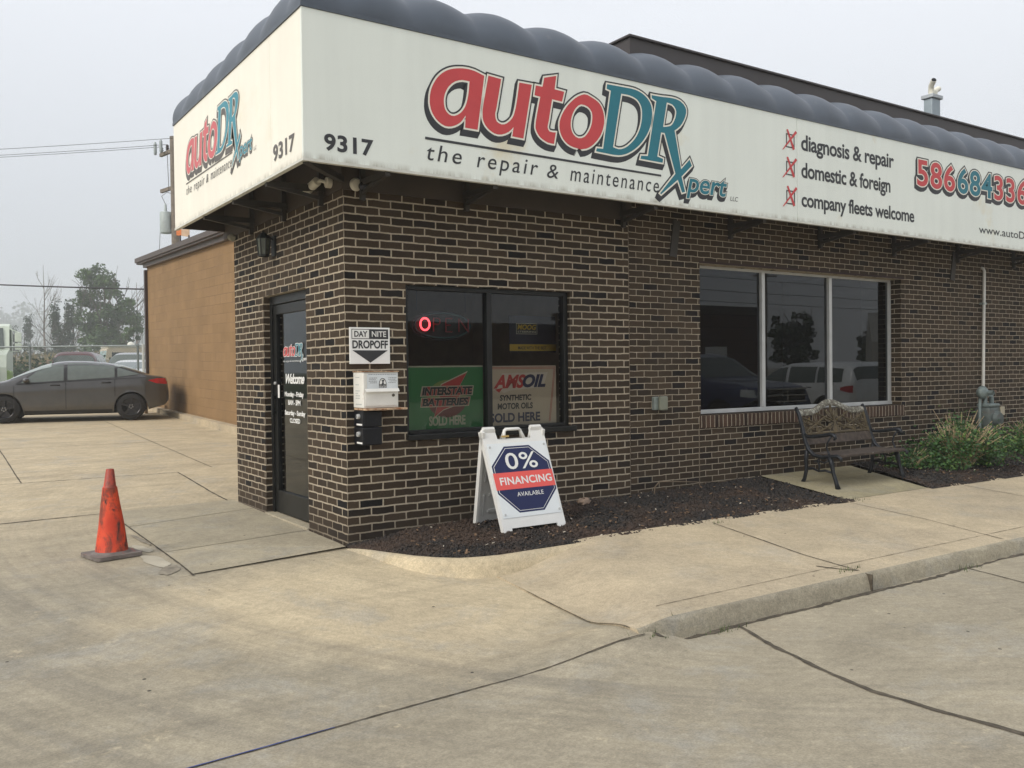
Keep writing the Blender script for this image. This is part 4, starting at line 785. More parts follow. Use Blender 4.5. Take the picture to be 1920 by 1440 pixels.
mb = MB(); mb.prism([(.745, 1.225), (1.285, 1.225), (1.30, 1.315), (.765, 1.315)], FPW, .0036, .0042); mb.prism([(.745, 1.128), (1.245, 1.128), (1.265, 1.215), (.755, 1.215)], FPW, .0036, .0042); mb.build('graphic', BEIGE, bo)
mb = MB(); mb.prism([(.755, 1.231), (1.275, 1.231), (1.288, 1.309), (.773, 1.309)], FPW, .0042, .0048); mb.prism([(.753, 1.134), (1.237, 1.134), (1.255, 1.209), (.764, 1.209)], FPW, .0042, .0048); mb.build('graphic', REDP, bo)
for s_, a, b_, za, zb in (('INTERSTATE', .768, 1.28, 1.237, 1.303), ('BATTERIES', .768, 1.235, 1.141, 1.203)):
    text(s_, FPW, a, za, b_, zb, BEIGE, bo, shear=.18, spacing=.95, layers=[(.075, BEIGE, .0052, 0, 0), (.045, INK, .006, 0, 0)])
text('SOLD HERE', FPW, .835, .965, 1.205, 1.045, BEIGE, bo, .002, .0, .035, .95)
ap_ = thing('poster_board', 'tan window poster with red and navy slanted motor oil lettering', 'poster', (1.93, PY, .93))
mb = MB(); mb.box(1.465, PY - .002, .93, 2.24, PY + .006, 1.49); bo = mb.build('board', TANP, ap_)
mb = MB()
for d in (0, .012): mb.prism([(1.47, 1.473 - d), (2.225 - d, 1.473 - d), (2.225 - d, 1.45), (2.16 - d, .95), (2.164 - d, .95), (2.229 - d, 1.45), (2.229 - d, 1.477 - d), (1.47, 1.477 - d)], FPW, 0, .0006 + d * .02)
mb.build('border_line', REDP, bo)
mb = MB(); mb.prism([(1.50, 1.262), (1.56, 1.295), (1.61, 1.42), (2.14, 1.425), (2.08, 1.285), (1.70, 1.258), (1.63, 1.235), (1.6, 1.255)], FPW, .001, .0016); mb.build('graphic', simple('poster_pale', (.68, .60, .50), .5), bo)
text('AMS', FPW, 1.53, 1.285, 1.87, 1.40, REDP, bo, shear=.35, spacing=1.02, layers=[(.045, REDP, .0022, 0, 0)])
text('OIL', FPW, 1.85, 1.29, 2.10, 1.40, NAVY, bo, shear=.3, spacing=1.0, layers=[(.05, NAVY, .0028, 0, 0)])
mb = MB(); mb.prism([(1.53, 1.27), (1.62, 1.285), (1.575, 1.24)], FPW, .002, .0026); mb.build('graphic', REDP, bo)
text('SYNTHETIC', FPW, 1.585, 1.165, 1.94, 1.215, INK, bo, .001, .08, .035); text('MOTOR OILS', FPW, 1.56, 1.085, 1.955, 1.138, INK, bo, .001, .05, .035); text('SOLD HERE', FPW, 1.475, .965, 2.04, 1.045, NAVY, bo, .001, 0, .035)
mp_ = thing('hanging_poster', 'dim navy poster with yellow band hanging inside the right window pane', 'poster', (1.95, .35, 1.6))
mb = MB(); mb.box(1.86, .35, 1.62, 2.42, .358, 1.98); bo = mb.build('board', simple('poster_dark_navy', (.012, .014, .032), .5), mp_)
FM = frame((0, .349, 0), (1, 0, 0), (0, 0, 1)); YEL = simple('poster_yellow', (.55, .36, .035), .5)
mb = MB(); mb.prism([(1.86, 1.635), (2.42, 1.635), (2.42, 1.70), (1.86, 1.70)], FM, 0, .001); mb.build('band', YEL, bo)
mb = MB(); mb.prism([(1.94, 1.80), (2.19, 1.80), (2.19, 1.905), (1.94, 1.905)], FM, 0, .001); mb.build('graphic', BEIGE, bo); mb = MB(); mb.prism([(1.944, 1.804), (2.186, 1.804), (2.186, 1.901), (1.944, 1.901)], FM, .001, .0018); mb.build('graphic', INK, bo)
text('MOOG', FM, 1.955, 1.845, 2.175, 1.892, YEL, bo, .0025, .2, .03); text('STEERING', FM, 1.955, 1.815, 2.175, 1.832, BEIGE, bo, .0025, 0, .01); text('MADE WITH THE BEST', FM, 1.96, 1.65, 2.30, 1.68, INK, bo, .002, 0, .02)
nz_ = thing('neon_sign', 'oval open sign with only its first red letter lit in the window', 'neon sign', (1.02, .16, 1.86))
NEON = simple('neon_lit', (1, .2, .2), .4, emit=((1.0, .07, .09), 2.6)); NEOFF = simple('neon_unlit', (.34, .05, .06), .4); NEOV = simple('neon_oval', (.05, .12, .13), .4)
def ell(cx, cz, a, b_, y, n=40, t0=0, t1=2 * PI): return [(cx + a * math.cos(t), y, cz + b_ * math.sin(t)) for t in [lerp(t0, t1, i / n) for i in range(n + 1)]]
mb = MB(); mb.tube(ell(.818, 1.865, .046, .053, .135, 32), .0085, 8, False); mb.build('lit_letter', NEON, nz_, smooth=True)
mb = MB()
for pts in ([(.905, 1.80), (.905, 1.92), (.955, 1.92), (.97, 1.905), (.97, 1.88), (.955, 1.865), (.905, 1.865)], [(1.095, 1.80), (1.03, 1.80), (1.03, 1.92), (1.095, 1.92)], [(1.03, 1.86), (1.08, 1.86)], [(1.165, 1.80), (1.165, 1.92)], [(1.165, 1.92), (1.265, 1.80)], [(1.265, 1.80), (1.265, 1.92)]):
    mb.tube([(x, .135, z) for x, z in pts], .007, 6)
mb.build('unlit_letter', NEOFF, nz_, smooth=True)
mb = MB(); mb.tube(ell(1.0, 1.855, .285, .11, .14, 48), .007, 6, False); mb.build('oval_tube', NEOV, nz_, smooth=True)
mb = MB(); mb.prism([(p[0], p[2]) for p in ell(1.0, 1.855, .31, .135, 0, 40)[:-1]], frame((0, .16, 0), (1, 0, 0), (0, 0, 1)), -.008, 0); mb.build('backing', simple('neon_backing', (.012, .014, .015), .5), nz_)
mb = MB(); mb.tube([(.75, .16, 1.98), (.75, .16, 2.75)], .003, 4); mb.tube([(1.25, .16, 1.98), (1.25, .16, 2.75)], .003, 4); mb.build('hanging_chain', BLK, nz_)
# a chair seen dimly through the corner window
ch = thing('waiting_chair', 'dark round backed chair inside behind the green poster', 'chair', (.72, .75, .045))
mb = MB(); mb.tube([(.50, .78, .05), (.50, .82, 1.45), (.53, .82, 1.55), (.60, .82, 1.61), (.70, .82, 1.63), (.80, .82, 1.61), (.87, .82, 1.55), (.90, .82, 1.45), (.90, .78, .05)], .018, 8); mb.build('back_frame', BLK, ch, smooth=True)
mb = MB(); mb.prism([(.52, .9), (.88, .9), (.88, 1.45), (.85, 1.54), (.78, 1.59), (.70, 1.605), (.62, 1.59), (.55, 1.54), (.52, 1.45)], frame((0, .83, 0), (1, 0, 0), (0, 0, 1)), -.03, .01); mb.build('backrest', BLK, ch)
mb = MB(); mb.bbox(.50, .42, .72, .90, .82, .79, .02); mb.build('seat', BLK, ch)
mb = MB(); mb.tube([(.52, .44, .05), (.52, .44, .72)], .014, 8); mb.build('leg', BLK, ch); mb = MB(); mb.tube([(.88, .44, .05), (.88, .44, .72)], .014, 8); mb.build('leg', BLK, ch)
# ------------------------------------------------------------------ folding A-frame sign
af = thing('folding_sign', 'white plastic folding sign offering financing, standing in the mulch', 'sign', (1.425, -.42, .088))
PLAST = simple('white_plastic', (.80, .80, .77), .4, vary=.04, vs=6, dirt=((.55, .52, .44), .68, 7)); PLASTI = simple('white_plastic_inner', (.66, .66, .64), .5, vary=.06)
def skew(mb): mb.v = [(x - .078 * z, y, z) for x, y, z in mb.v]; return mb
for sgn, nm in ((-1, 'front_panel'), (1, 'back_panel')):
    fr = frame((0, sgn * .25, 0), (1 if sgn < 0 else -1, 0, 0), (0, -sgn * .25 / .8956, .86 / .8956))
    out = [(-.325, 0), (-.24, 0), (-.235, .038), (.235, .038), (.24, 0), (.325, 0), (.325, .87), (.31, .895), (.185, .895), (.175, .80), (-.175, .80), (-.185, .895), (-.31, .895), (-.325, .87)]
    mb = MB(); mb.prism(out, fr, -.018, 0)
    for s2 in (-1, 1): mb.prism([(s2 * .325, .0), (s2 * .30, .0), (s2 * .30, .88), (s2 * .325, .88)], fr, -.045, -.0185)
    pn = skew(mb).build(nm, PLAST, af, world=False)
    hd = MB(); o, U, V, Nn = fr
    P3 = lambda u, v, d=-.009: o + U * u + V * v + Nn * d
    hd.tube([P3(-.105, .80), P3(-.082, .875), P3(-.065, .888), P3(.065, .888), P3(.082, .875), P3(.105, .80)], [.016, .014, .014, .014, .014, .016], 8); skew(hd).build('handle', PLAST, pn, world=False, smooth=True)
    if sgn < 0:
        mb = MB(); mb.prism([(-.30, .125), (.305, .125), (.315, .765), (-.30, .765)], fr, .001, .004); sh = skew(mb).build('sign_sheet', simple('sheet_white', (.78, .82, .83), .35, vary=.02), pn, world=False)
        mb = MB()
        for (u, v) in ((-.275, .735), (.29, .735), (-.275, .155), (.29, .155)): 
            c0 = P3(u, v, .0); mb.tube([P3(u, v, .003), P3(u, v, .010)], .010, 10)
        skew(mb).build('bolt', SILVER, pn, world=False)
        oct_ = [(-.133, .735), (.128, .735), (.305, .585), (.313, .335), (.135, .16), (-.125, .16), (-.298, .335), (-.298, .573)]
        sc_ = lambda k: [(x * k, .4475 + (z - .4475) * k) for x, z in oct_]
        NAV = simple('sign_navy', (.014, .021, .085), .4, vary=.03, spec=.3); CORAL = simple('sign_coral', (.80, .10, .085), .35, vary=.03)
        for k, mt, d in ((1, NAV, .0045), (.945, WHITE, .0053), (.93, NAV, .0061)):
            mb = MB(); mb.prism(sc_(k), fr, d - .0006, d); skew(mb).build('octagon', mt, sh, world=False)
        mb = MB(); mb.prism([(-.303, .364), (.312, .364), (.310, .51), (-.304, .51)], fr, .0062, .0068); skew(mb).build('band', CORAL, sh, world=False)
        def tsk(*a, **k):
            for t_ in text(*a, **k):
                for v in t_.data.vertices: q = chain(af) @ v.co if False else v.co; v.co.x -= .078 * v.co.z
        # text() works in world space, so hand it a frame moved to the sign's place
        base = Vector(af.location); frw = (o + base, U, V, Nn)
        tsk('0%', frw, -.15, .535, .175, .675, WHITE, sh, .0072, 0, .008, 1.05); tsk('FINANCING', frw, -.25, .405, .285, .468, WHITE, sh, .0076, 0, .022, 1.05); tsk('AVAILABLE', frw, -.11, .298, .165, .334, WHITE, sh, .0072, 0, .004, 1.0)
    else:
        mb = MB()      # moulded ribs on the inner face
        for (u0, v0, u1, v1) in ((-.20, .12, .20, .155), (-.20, .28, .20, .31), (-.12, .40, .12, .425), (-.2, .52, .2, .545), (-.2, .66, .2, .69)): mb.bbox(u0, v0, 0, u1, v1, .012, .005)
        for u in (-.26, .25): mb.bbox(u - .012, .09, 0, u + .012, .30, .014, .006); mb.bbox(u - .012, .42, 0, u + .012, .72, .014, .006)
        mb.v = [tuple(o + U * a + V * b_ - Nn * (.0185 + c_)) for a, b_, c_ in mb.v]
        mb.lathe([(0, 0)], 3) if False else None
        skew(mb).build('rib', PLASTI, pn, world=False)
        mb = MB(); c0 = P3(-.02, .215, -.02); mb.blob(tuple(c0), (.026, .012, .026), 1, 12, 8, 0); skew(mb).build('stacking_knob', PLASTI, pn, world=False, smooth=True)
mb = MB(); mb.box(-.13, -.035, .785, -.06, -.02, .80); skew(mb).build('tape', simple('yellow_tape', (.55, .38, .12), .6), af, world=False)
mb = MB(); mb.tube([(-.30, 0, .86), (-.19, 0, .86)], .018, 8); mb.tube([(.19, 0, .86), (.30, 0, .86)], .018, 8); skew(mb).build('hinge', PLAST, af, world=False)
# ------------------------------------------------------------------ traffic cone
co = thing('traffic_cone', 'dirty orange traffic cone with scuffed grey base near the door walkway', 'traffic cone', (-1.66, .83, hlot(-1.66, .83)), .22)
m, nt, b = mat_new('cone_orange'); b.inputs['Roughness'].default_value = .55; p = wpos(nt, obj=True)
c = mixc(nt, ramp(nt, noise(nt, p, 5, 5), [(.35, 0), (.65, 1)]), (.58, .045, .014), (.78, .085, .022))
c = mixc(nt, mth(nt, 'MULTIPLY', ramp(nt, noise(nt, wpos(nt, (1, 1, .45), True), 9, 7, .75, .5), [(.47, 0), (.58, 1)]), .85), c, (.15, .040, .024))
c = mixc(nt, mth(nt, 'MULTIPLY', ramp(nt, noise(nt, wpos(nt, (1, 1, .3), True), 14, 4, .6, .8), [(.60, 0), (.65, 1)]), .9), c, (.03, .015, .012))
spz = N(nt, 'ShaderNodeSeparateXYZ'); L(nt, p, spz.inputs[0])
c = mixc(nt, mth(nt, 'MULTIPLY', ramp(nt, spz.outputs[2], [(.54, 0), (.63, 1)]), .6), c, (.14, .04, .035)); L(nt, c, b.inputs['Base Color']); bump(nt, b, noise(nt, p, 25, 4), .25, .01)
CONEM = m
mb = MB(); mb.lathe([(.128, .03), (.122, .05), (.095, .25), (.073, .42), (.056, .545), (.0565, .55), (.048, .56), (.030, .69), (.026, .697), (.012, .697), (.010, .66)], 32)
mb.v = [(x + (.006 * math.sin(z * 9) * (1 if x > 0 else .5)), y * (1 - .04 * math.sin(z * 7)), z) for x, y, z in mb.v]; mb.build('cone_body', CONEM, co, smooth=40, world=False)
CBASE = simple('cone_base', (.17, .145, .13), .8, vary=.25, vs=14, dirt=((.34, .07, .04), .60, 10))
mb = MB(); rnd = []; 
for cx, cy in ((1, 1), (-1, 1), (-1, -1), (1, -1)):
    a0 = math.atan2(cy, cx) - PI / 4
    for k in range(5): a = a0 + k * PI / 8; rnd.append((cx * .145 + .035 * math.cos(a), cy * .145 + .035 * math.sin(a)))
mb.prism(rnd, frame((0, 0, 0), (1, 0, 0), (0, 1, 0)), .006, .034); mb.lathe([(.15, .0345), (.132, .045), (.12, .05)], 32); mb.build('cone_base', CBASE, co, world=False)
# ------------------------------------------------------------------ park bench
be = thing('park_bench', 'weathered cast iron bench with wooden slats and lichened arched back', 'bench', (5.88, -.66, .128), .02)
BIRON = simple('bench_iron', (.020, .023, .028), .5, .5, .35, 25, dirt=((.08, .085, .08), .66, 18)); LICH = simple('bench_lichen', (.13, .12, .095), .9, vary=.3, vs=40, dirt=((.42, .42, .36), .50, 32)); SLAT = simple('bench_slat', (.060, .045, .035), .85, vary=.5, vs=14, dirt=((.20, .19, .175), .62, 11)); BPAT = simple('bench_panel', (.085, .065, .035), .75, .2, .4, 14, dirt=((.16, .12, .03), .58, 10))
for s_ in (-1, 1):
    x = s_ * .625; mb = MB()
    mb.tube([(x, .34, .845), (x, .335, .86), (x, .30, .80), (x, .255, .66), (x, .215, .50), (x, .17, .40), (x, .10, .345), (x, .0, .33), (x, -.12, .345), (x, -.19, .355), (x, -.235, .33), (x, -.24, .30)], [.014, .02, .022, .022, .023, .024, .023, .022, .022, .022, .02, .016], 8)
    en = mb.build('end_frame', BIRON, be, smooth=True, world=False)
    mb = MB(); mb.tube([(x, .19, .40), (x, .205, .30), (x, .20, .18), (x, .225, .08), (x, .27, .0)], [.024, .023, .02, .021, .026], 8); mb.build('leg', BIRON, be, smooth=True, world=False)
    mb = MB(); mb.tube([(x, -.10, .335), (x, -.125, .26), (x, -.14, .18), (x, -.175, .08), (x, -.20, .0)], [.03, .026, .02, .022, .028], 8); mb.build('leg', BIRON, be, smooth=True, world=False)
    mb = MB(); mb.tube([(x, .235, .58), (x, .18, .545), (x, .10, .55), (x, .0, .565), (x, -.10, .585), (x, -.155, .575), (x, -.175, .545), (x, -.15, .53)], [.018, .019, .02, .021, .022, .023, .018, .012], 8); mb.tube([(x, -.12, .565), (x, -.075, .50), (x, -.06, .44), (x, -.085, .38), (x, -.10, .34)], [.012, .011, .011, .012, .014], 6); mb.build('armrest', BIRON, be, smooth=True, world=False)
    mb = MB(); mb.tube([(x, .20, .19), (x, .12, .20), (x, .04, .175), (x, -.04, .19), (x, -.14, .17)], [.013, .014, .012, .014, .013], 6); mb.tube([(x, .04, .18), (x, .03, .24), (x, .06, .29), (x, .02, .33)], .010, 6)
    mb.tube([(x, -.1, .30), (x, -.03, .27), (x, .03, .285), (x, .1, .28)], .009, 6); mb.build('scroll_stretcher', BIRON, be, smooth=True, world=False)
for k, y in enumerate((.12, .04, -.04, -.12, -.20)):
    mb = MB(); mb.bbox(-.605, y - .034, .345 + (.0 if y > -.15 else -.005), .605, y + .034, .368, .006); mb.build('slat', SLAT, be, world=False)
bk = lambda x, t: (x, .205 + .125 * t, .46 + .39 * t)     # back plane, t 0..1 up
mb = MB(); a, b_ = bk(0, .0), bk(0, .2); mb.obox(((0), (a[1] + b_[1]) / 2, (a[2] + b_[2]) / 2), ((1, 0, 0), (0, .125, .39), (0, -.39, .125)), (.605, .05, .011)); mb.build('slat', SLAT, be, world=False)
arch = lambda x: .90 + .24 * max(0, math.cos(min(1, abs(x) / .36) * PI / 2)) ** 1.6 - (.0 if abs(x) < .36 else .02)
def rail(u, v):
    x = lerp(-.61, .61, u); t = arch(x); a = v * 2 * PI; p = bk(x, t); n = Vector((0, -.39, .125)).normalized(); up = Vector((0, .125, .39)).normalized()
    return Vector(p) + n * .018 * math.cos(a) + up * .040 * math.sin(a)
mb = MB(); mb.grid(rail, 40, 10); mb.build('top_rail', LICH, be, smooth=True, world=False)
mb = MB()          # pierced panel: lattice, central rose and leaves
def bt(p, q, r=.011): mb.tube([bk(*p), bk(*q)], r, 6)
for s_ in (-1, 1):
    bt((s_ * .595, .2), (s_ * .60, .88), .016); bt((s_ * .60, .78), (s_ * .12, .36)); bt((s_ * .60, .30), (s_ * .14, .74)); bt((s_ * .36, .9), (s_ * .05, .62)); bt((s_ * .40, .26), (s_ * .06, .5)); bt((s_ * .35, .28), (s_ * .35, .85), .008)
bt((-.6, .27), (.6, .27), .012); bt((0, .27), (0, 1.08), .010)
for s_, cx, cz, ra in ((0, 0, .60, .19), (1, .50, .52, .12), (-1, -.50, .52, .12), (1, .30, .46, .09), (-1, -.30, .46, .09)):
    for k in range(9):
        a = 2 * PI * k / 9 + .2; r1 = ra; q = lambda rr, aa: bk(cx + rr * math.cos(aa), cz + rr * math.sin(aa) / .41 * 1.0)
        A, B, C_, D4 = q(.02, a), q(r1 * .6, a - .26), q(r1, a), q(r1 * .6, a + .26); mb.add([A, B, C_, D4, (A[0], A[1] + .01, A[2]), (B[0], B[1] + .01, B[2]), (C_[0], C_[1] + .01, C_[2]), (D4[0], D4[1] + .01, D4[2])], [(0, 1, 2, 3), (7, 6, 5, 4), (0, 4, 5, 1), (1, 5, 6, 2), (2, 6, 7, 3), (3, 7, 4, 0)])
mb.build('back_panel', BPAT, be, world=False)
# ------------------------------------------------------------------ chimney vent on the roof
cv = thing('roof_vent', 'square galvanised vent stack with white plastic elbows on the shop roof', 'vent', (10.4, 1.1, 4.36))
mb = MB(); mb.bbox(10.27, 1.03, 4.3, 10.50, 1.17, 5.60, .01); mb.build('duct', simple('duct_metal', (.30, .35, .38), .5, .4, .12, 5), cv)
mb = MB(); mb.bbox(10.24, 1.0, 5.60, 10.53, 1.2, 5.66, .01); mb.build('cap', simple('duct_cap', (.40, .43, .45), .5, .3), cv)
PVC = simple('pvc_cream', (.72, .70, .60), .4)
mb = MB(); mb.tube([(10.36, 1.1, 5.66), (10.36, 1.1, 5.74), (10.33, 1.08, 5.80), (10.27, 1.0, 5.86)], .042, 12); mb.build('elbow', PVC, cv, smooth=40); mb = MB(); mb.tube([(10.46, 1.1, 5.66), (10.46, 1.1, 5.72), (10.50, 1.1, 5.77), (10.57, 1.1, 5.80)], .042, 12); mb.build('elbow', PVC, cv, smooth=40)
mb = MB(); mb.tube([(10.272, 1.003, 5.858), (10.266, .996, 5.862)], .036, 12); mb.build('opening', BLK, cv)
# ------------------------------------------------------------------ shrubs in the second bed
LEAF_S = [simple('shrub_leaf', (.030, .085, .018), .6, vary=.45, vs=7), simple('shrub_leaf_pale', (.10, .17, .035), .6, vary=.3, vs=9)]
STEM = simple('shrub_cane', (.42, .32, .20), .8, vary=.35, vs=12)
def leafq(mb, p, s, rn, el=1.6):
    d = Vector((rn.uniform(-1, 1), rn.uniform(-1, 1), rn.uniform(-.3, 1))).normalized(); sd = d.cross(Vector((rn.uniform(-1, 1), rn.uniform(-1, 1), rn.uniform(-1, 1)))).normalized()
    p = Vector(p); mb.add([p - d * s * el * .5, p + sd * s * .5, p + d * s * el * .5, p - sd * s * .5], [(0, 1, 2, 3)])
def shrub(cx, cy, rx, ry, h, nl, ns, seed, label, lean=.0, up=.25):
    z0 = hm2(cx, max(-1.2, cy)); t = thing('shrub', label, 'shrub', (cx, cy, z0), group='shrubs in the mulch by the wall'); rn = random.Random(seed)
    mb = MB(); ml = MB(); ms = MB()
    cl = [(cx + rn.gauss(0, rx * .42), cy + rn.gauss(0, ry * .42), z0 + abs(rn.gauss(.42, .28)) * h, rn.uniform(.10, .2)) for _ in range(46)]
    for _ in range(nl):
        c_ = rn.choice(cl); r = c_[3]; q = (c_[0] + rn.gauss(0, r * .6), c_[1] + rn.gauss(0, r * .6), max(z0 + .01, c_[2] + rn.gauss(0, r * .5)))
        if q[1] > -.02: continue
        leafq(mb if rn.random() < .82 else ml, q, rn.uniform(.016, .034), rn)
    for _ in range(ns):
        a = rn.uniform(0, 2 * PI); r0 = rn.uniform(0, .3) ; b0 = Vector((cx + math.cos(a) * rx * r0, cy + math.sin(a) * ry * r0, z0)); dr = Vector((math.cos(a) * rn.uniform(.2, 1) + lean, math.sin(a) * rn.uniform(.2, .8) - .1, rn.uniform(.7, 1.6))).normalized(); ln = h * rn.uniform(.75, 1.35)
        p1 = b0 + dr * ln * .5; p2 = b0 + dr * ln + Vector((dr.x * .12, dr.y * .12, -.05 * ln))
        if p2.y > -.03: p2.y = -.03
        ms.tube([b0, p1, p2], [.0085, .007, .0035], 5)
        for k in range(rn.randint(0, 4)): leafq(ml, p1.lerp(p2, rn.random()) , rn.uniform(.02, .035), rn)
    mb.build('foliage', LEAF_S[0], t); ml.build('young_leaves', LEAF_S[1], t); ms.build('canes', STEM, t)
shrub(7.95, -.70, .50, .40, .44, 6500, 230, 11, 'wide bushy green shrub with bare pale canes below the gas meter', .3)
shrub(7.2, -.50, .34, .28, .20, 1100, 10, 12, 'low dark green shrub clump beside the bench')
shrub(10.05, -.62, .46, .40, .42, 4200, 60, 13, 'green shrub cut off by the right edge of the photo', -.1)
shrub(8.75, -.25, .3, .2, .55, 500, 40, 14, 'thin twiggy shrub of pale canes against the brick wall', .3)
# ------------------------------------------------------------------ kerb-side bits
mb = MB()
GWEED = simple('weed_green', (.07, .10, .03), .8, vary=.4)
for (cx, cy, nw, sd) in ((2.5, -2.95, 26, 1), (1.05, -3.14, 30, 2), (3.7, -3.13, 22, 3), (5.0, -1.33, 18, 4), (2.9, -1.36, 12, 5), (.5, -3.12, 16, 6), (4.9, -3.12, 18, 7)):
    rn = random.Random(sd)
    for _ in range(nw):
        x, y = cx + rn.gauss(0, .07), cy + rn.gauss(0, .025); z = hside(x, y) if y > -3.06 else hlot(x, y); d = Vector((rn.uniform(-.6, .6), rn.uniform(-.6, .6), 1)).normalized(); h = rn.uniform(.015, .05); s_ = Vector((-d.y, d.x, 0)).normalized() * .003
        p = Vector((x, y, z)); mb.add([p - s_, p + s_, p + d * h], [(0, 1, 2)])
tag(mb.build('weeds', GWEED), kind='stuff')
# ------------------------------------------------------------------ tan block building behind
tb = thing('block_building', 'long tan painted concrete block building with brown metal roof edge', 'building', (2.5, 11, .3))
m, nt, b = mat_new('tan_block_paint'); b.inputs['Roughness'].default_value = .8
g = N(nt, 'ShaderNodeNewGeometry'); sp = N(nt, 'ShaderNodeSeparateXYZ'); L(nt, g.outputs['Position'], sp.inputs[0])
zz = mth(nt, 'SUBTRACT', sp.outputs[2], mth(nt, 'MULTIPLY', sp.outputs[1], .022)); cb = N(nt, 'ShaderNodeCombineXYZ'); L(nt, sp.outputs[1], cb.inputs[0]); L(nt, zz, cb.inputs[1])
br = N(nt, 'ShaderNodeTexBrick'); br.offset = .5
for k, v in (('Color1', (.35, .35, .35, 1)), ('Color2', (.65, .65, .65, 1)), ('Mortar', (.5, .5, .5, 1))): br.inputs[k].default_value = v
br.inputs['Scale'].default_value = 1; br.inputs['Mortar Size'].default_value = .006; br.inputs['Mortar Smooth'].default_value = .4; br.inputs['Brick Width'].default_value = .406; br.inputs['Row Height'].default_value = .203; L(nt, cb.outputs[0], br.inputs['Vector'])
c = mixc(nt, ramp(nt, br.outputs['Color'], [(.3, 0), (.7, 1)]), (.240, .146, .064), (.275, .168, .077))
n1 = noise(nt, g.outputs['Position'], 1.2, 6); c = mixc(nt, 1.0, c, ramp(nt, n1, [(.3, .88), (.7, 1.1)]), 'MULTIPLY')
c = mixc(nt, mth(nt, 'MULTIPLY', br.outputs['Fac'], mth(nt, 'MULTIPLY', ramp(nt, noise(nt, g.outputs['Position'], .8, 4), [(.38, .15), (.6, 1)]), .75)), c, (.13, .075, .036))
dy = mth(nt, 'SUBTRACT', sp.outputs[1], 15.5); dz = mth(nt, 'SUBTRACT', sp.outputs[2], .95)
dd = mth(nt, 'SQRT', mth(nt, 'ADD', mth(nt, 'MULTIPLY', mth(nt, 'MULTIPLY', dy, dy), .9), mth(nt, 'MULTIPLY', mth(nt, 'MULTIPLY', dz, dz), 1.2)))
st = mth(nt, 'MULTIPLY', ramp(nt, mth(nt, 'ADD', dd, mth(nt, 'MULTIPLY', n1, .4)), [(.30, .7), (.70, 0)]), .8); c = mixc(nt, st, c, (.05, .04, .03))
L(nt, c, b.inputs['Base Color']); bump(nt, b, mth(nt, 'SUBTRACT', mth(nt, 'MULTIPLY', noise(nt, g.outputs['Position'], 40, 4), .4), br.outputs['Fac']), .35, .008)
TANM = m
zr = lambda y: 4.182 + (y - 11.129) * .0268; zb = lambda y: .408 + (y - 11.337) * .0262
y0, y1 = 3.3, 19.05
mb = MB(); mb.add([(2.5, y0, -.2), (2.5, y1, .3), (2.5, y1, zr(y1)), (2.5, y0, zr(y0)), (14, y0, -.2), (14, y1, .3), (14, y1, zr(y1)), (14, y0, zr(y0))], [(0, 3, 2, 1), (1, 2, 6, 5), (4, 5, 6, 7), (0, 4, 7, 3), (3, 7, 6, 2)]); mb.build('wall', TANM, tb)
BRM = simple('brown_metal', (.085, .065, .055), .5, .1, .12, 4)
def ys_box(mb, x0, x1, za, zb_, ya, yb, f): return mb.add([(x0, ya, f(ya) + za), (x1, ya, f(ya) + za), (x1, yb, f(yb) + za), (x0, yb, f(yb) + za), (x0, ya, f(ya) + zb_), (x1, ya, f(ya) + zb_), (x1, yb, f(yb) + zb_), (x0, yb, f(yb) + zb_)], [(0, 3, 2, 1), (4, 5, 6, 7), (0, 1, 5, 4), (1, 2, 6, 5), (2, 3, 7, 6), (3, 0, 4, 7)])
mb = MB(); ys_box(mb, 2.31, 14.2, .065, .20, y0, y1 + .40, zr); ys_box(mb, 2.40, 2.498, -.04, .063, y0, y1 + .02, zr); ys_box(mb, 2.27, 2.308, .11, .23, y0, y1 + .42, zr); mb.box(2.6, y1 + .0, 4.5, 2.9, y1 + .30, 4.78); mb.build('roof_edge', BRM, tb)
mb = MB(); mb.box(2.43, y1 - .06, .5, 2.56, y1 + .09, zr(y1) - .1); mb.build('downspout', simple('dark_brown_metal', (.045, .028, .024), .5), tb)
mb = MB(); ys_box(mb, 2.32, 2.497, -.35, .0, y0, y1, zb); tag(mb.build('wall_kerb', CONC_W), kind='structure')
mb = MB(); mb.box(1.98, 17.1, hlot(0, 17.1), 2.05, 17.25, .68); mb.box(1.95, 17.0, .68, 2.42, 17.3, .715); tag(mb.build('timber_stop', simple('old_timber', (.33, .23, .14), .85, vary=.3)), 'short weathered timber board on a block by the tan wall', 'timber')

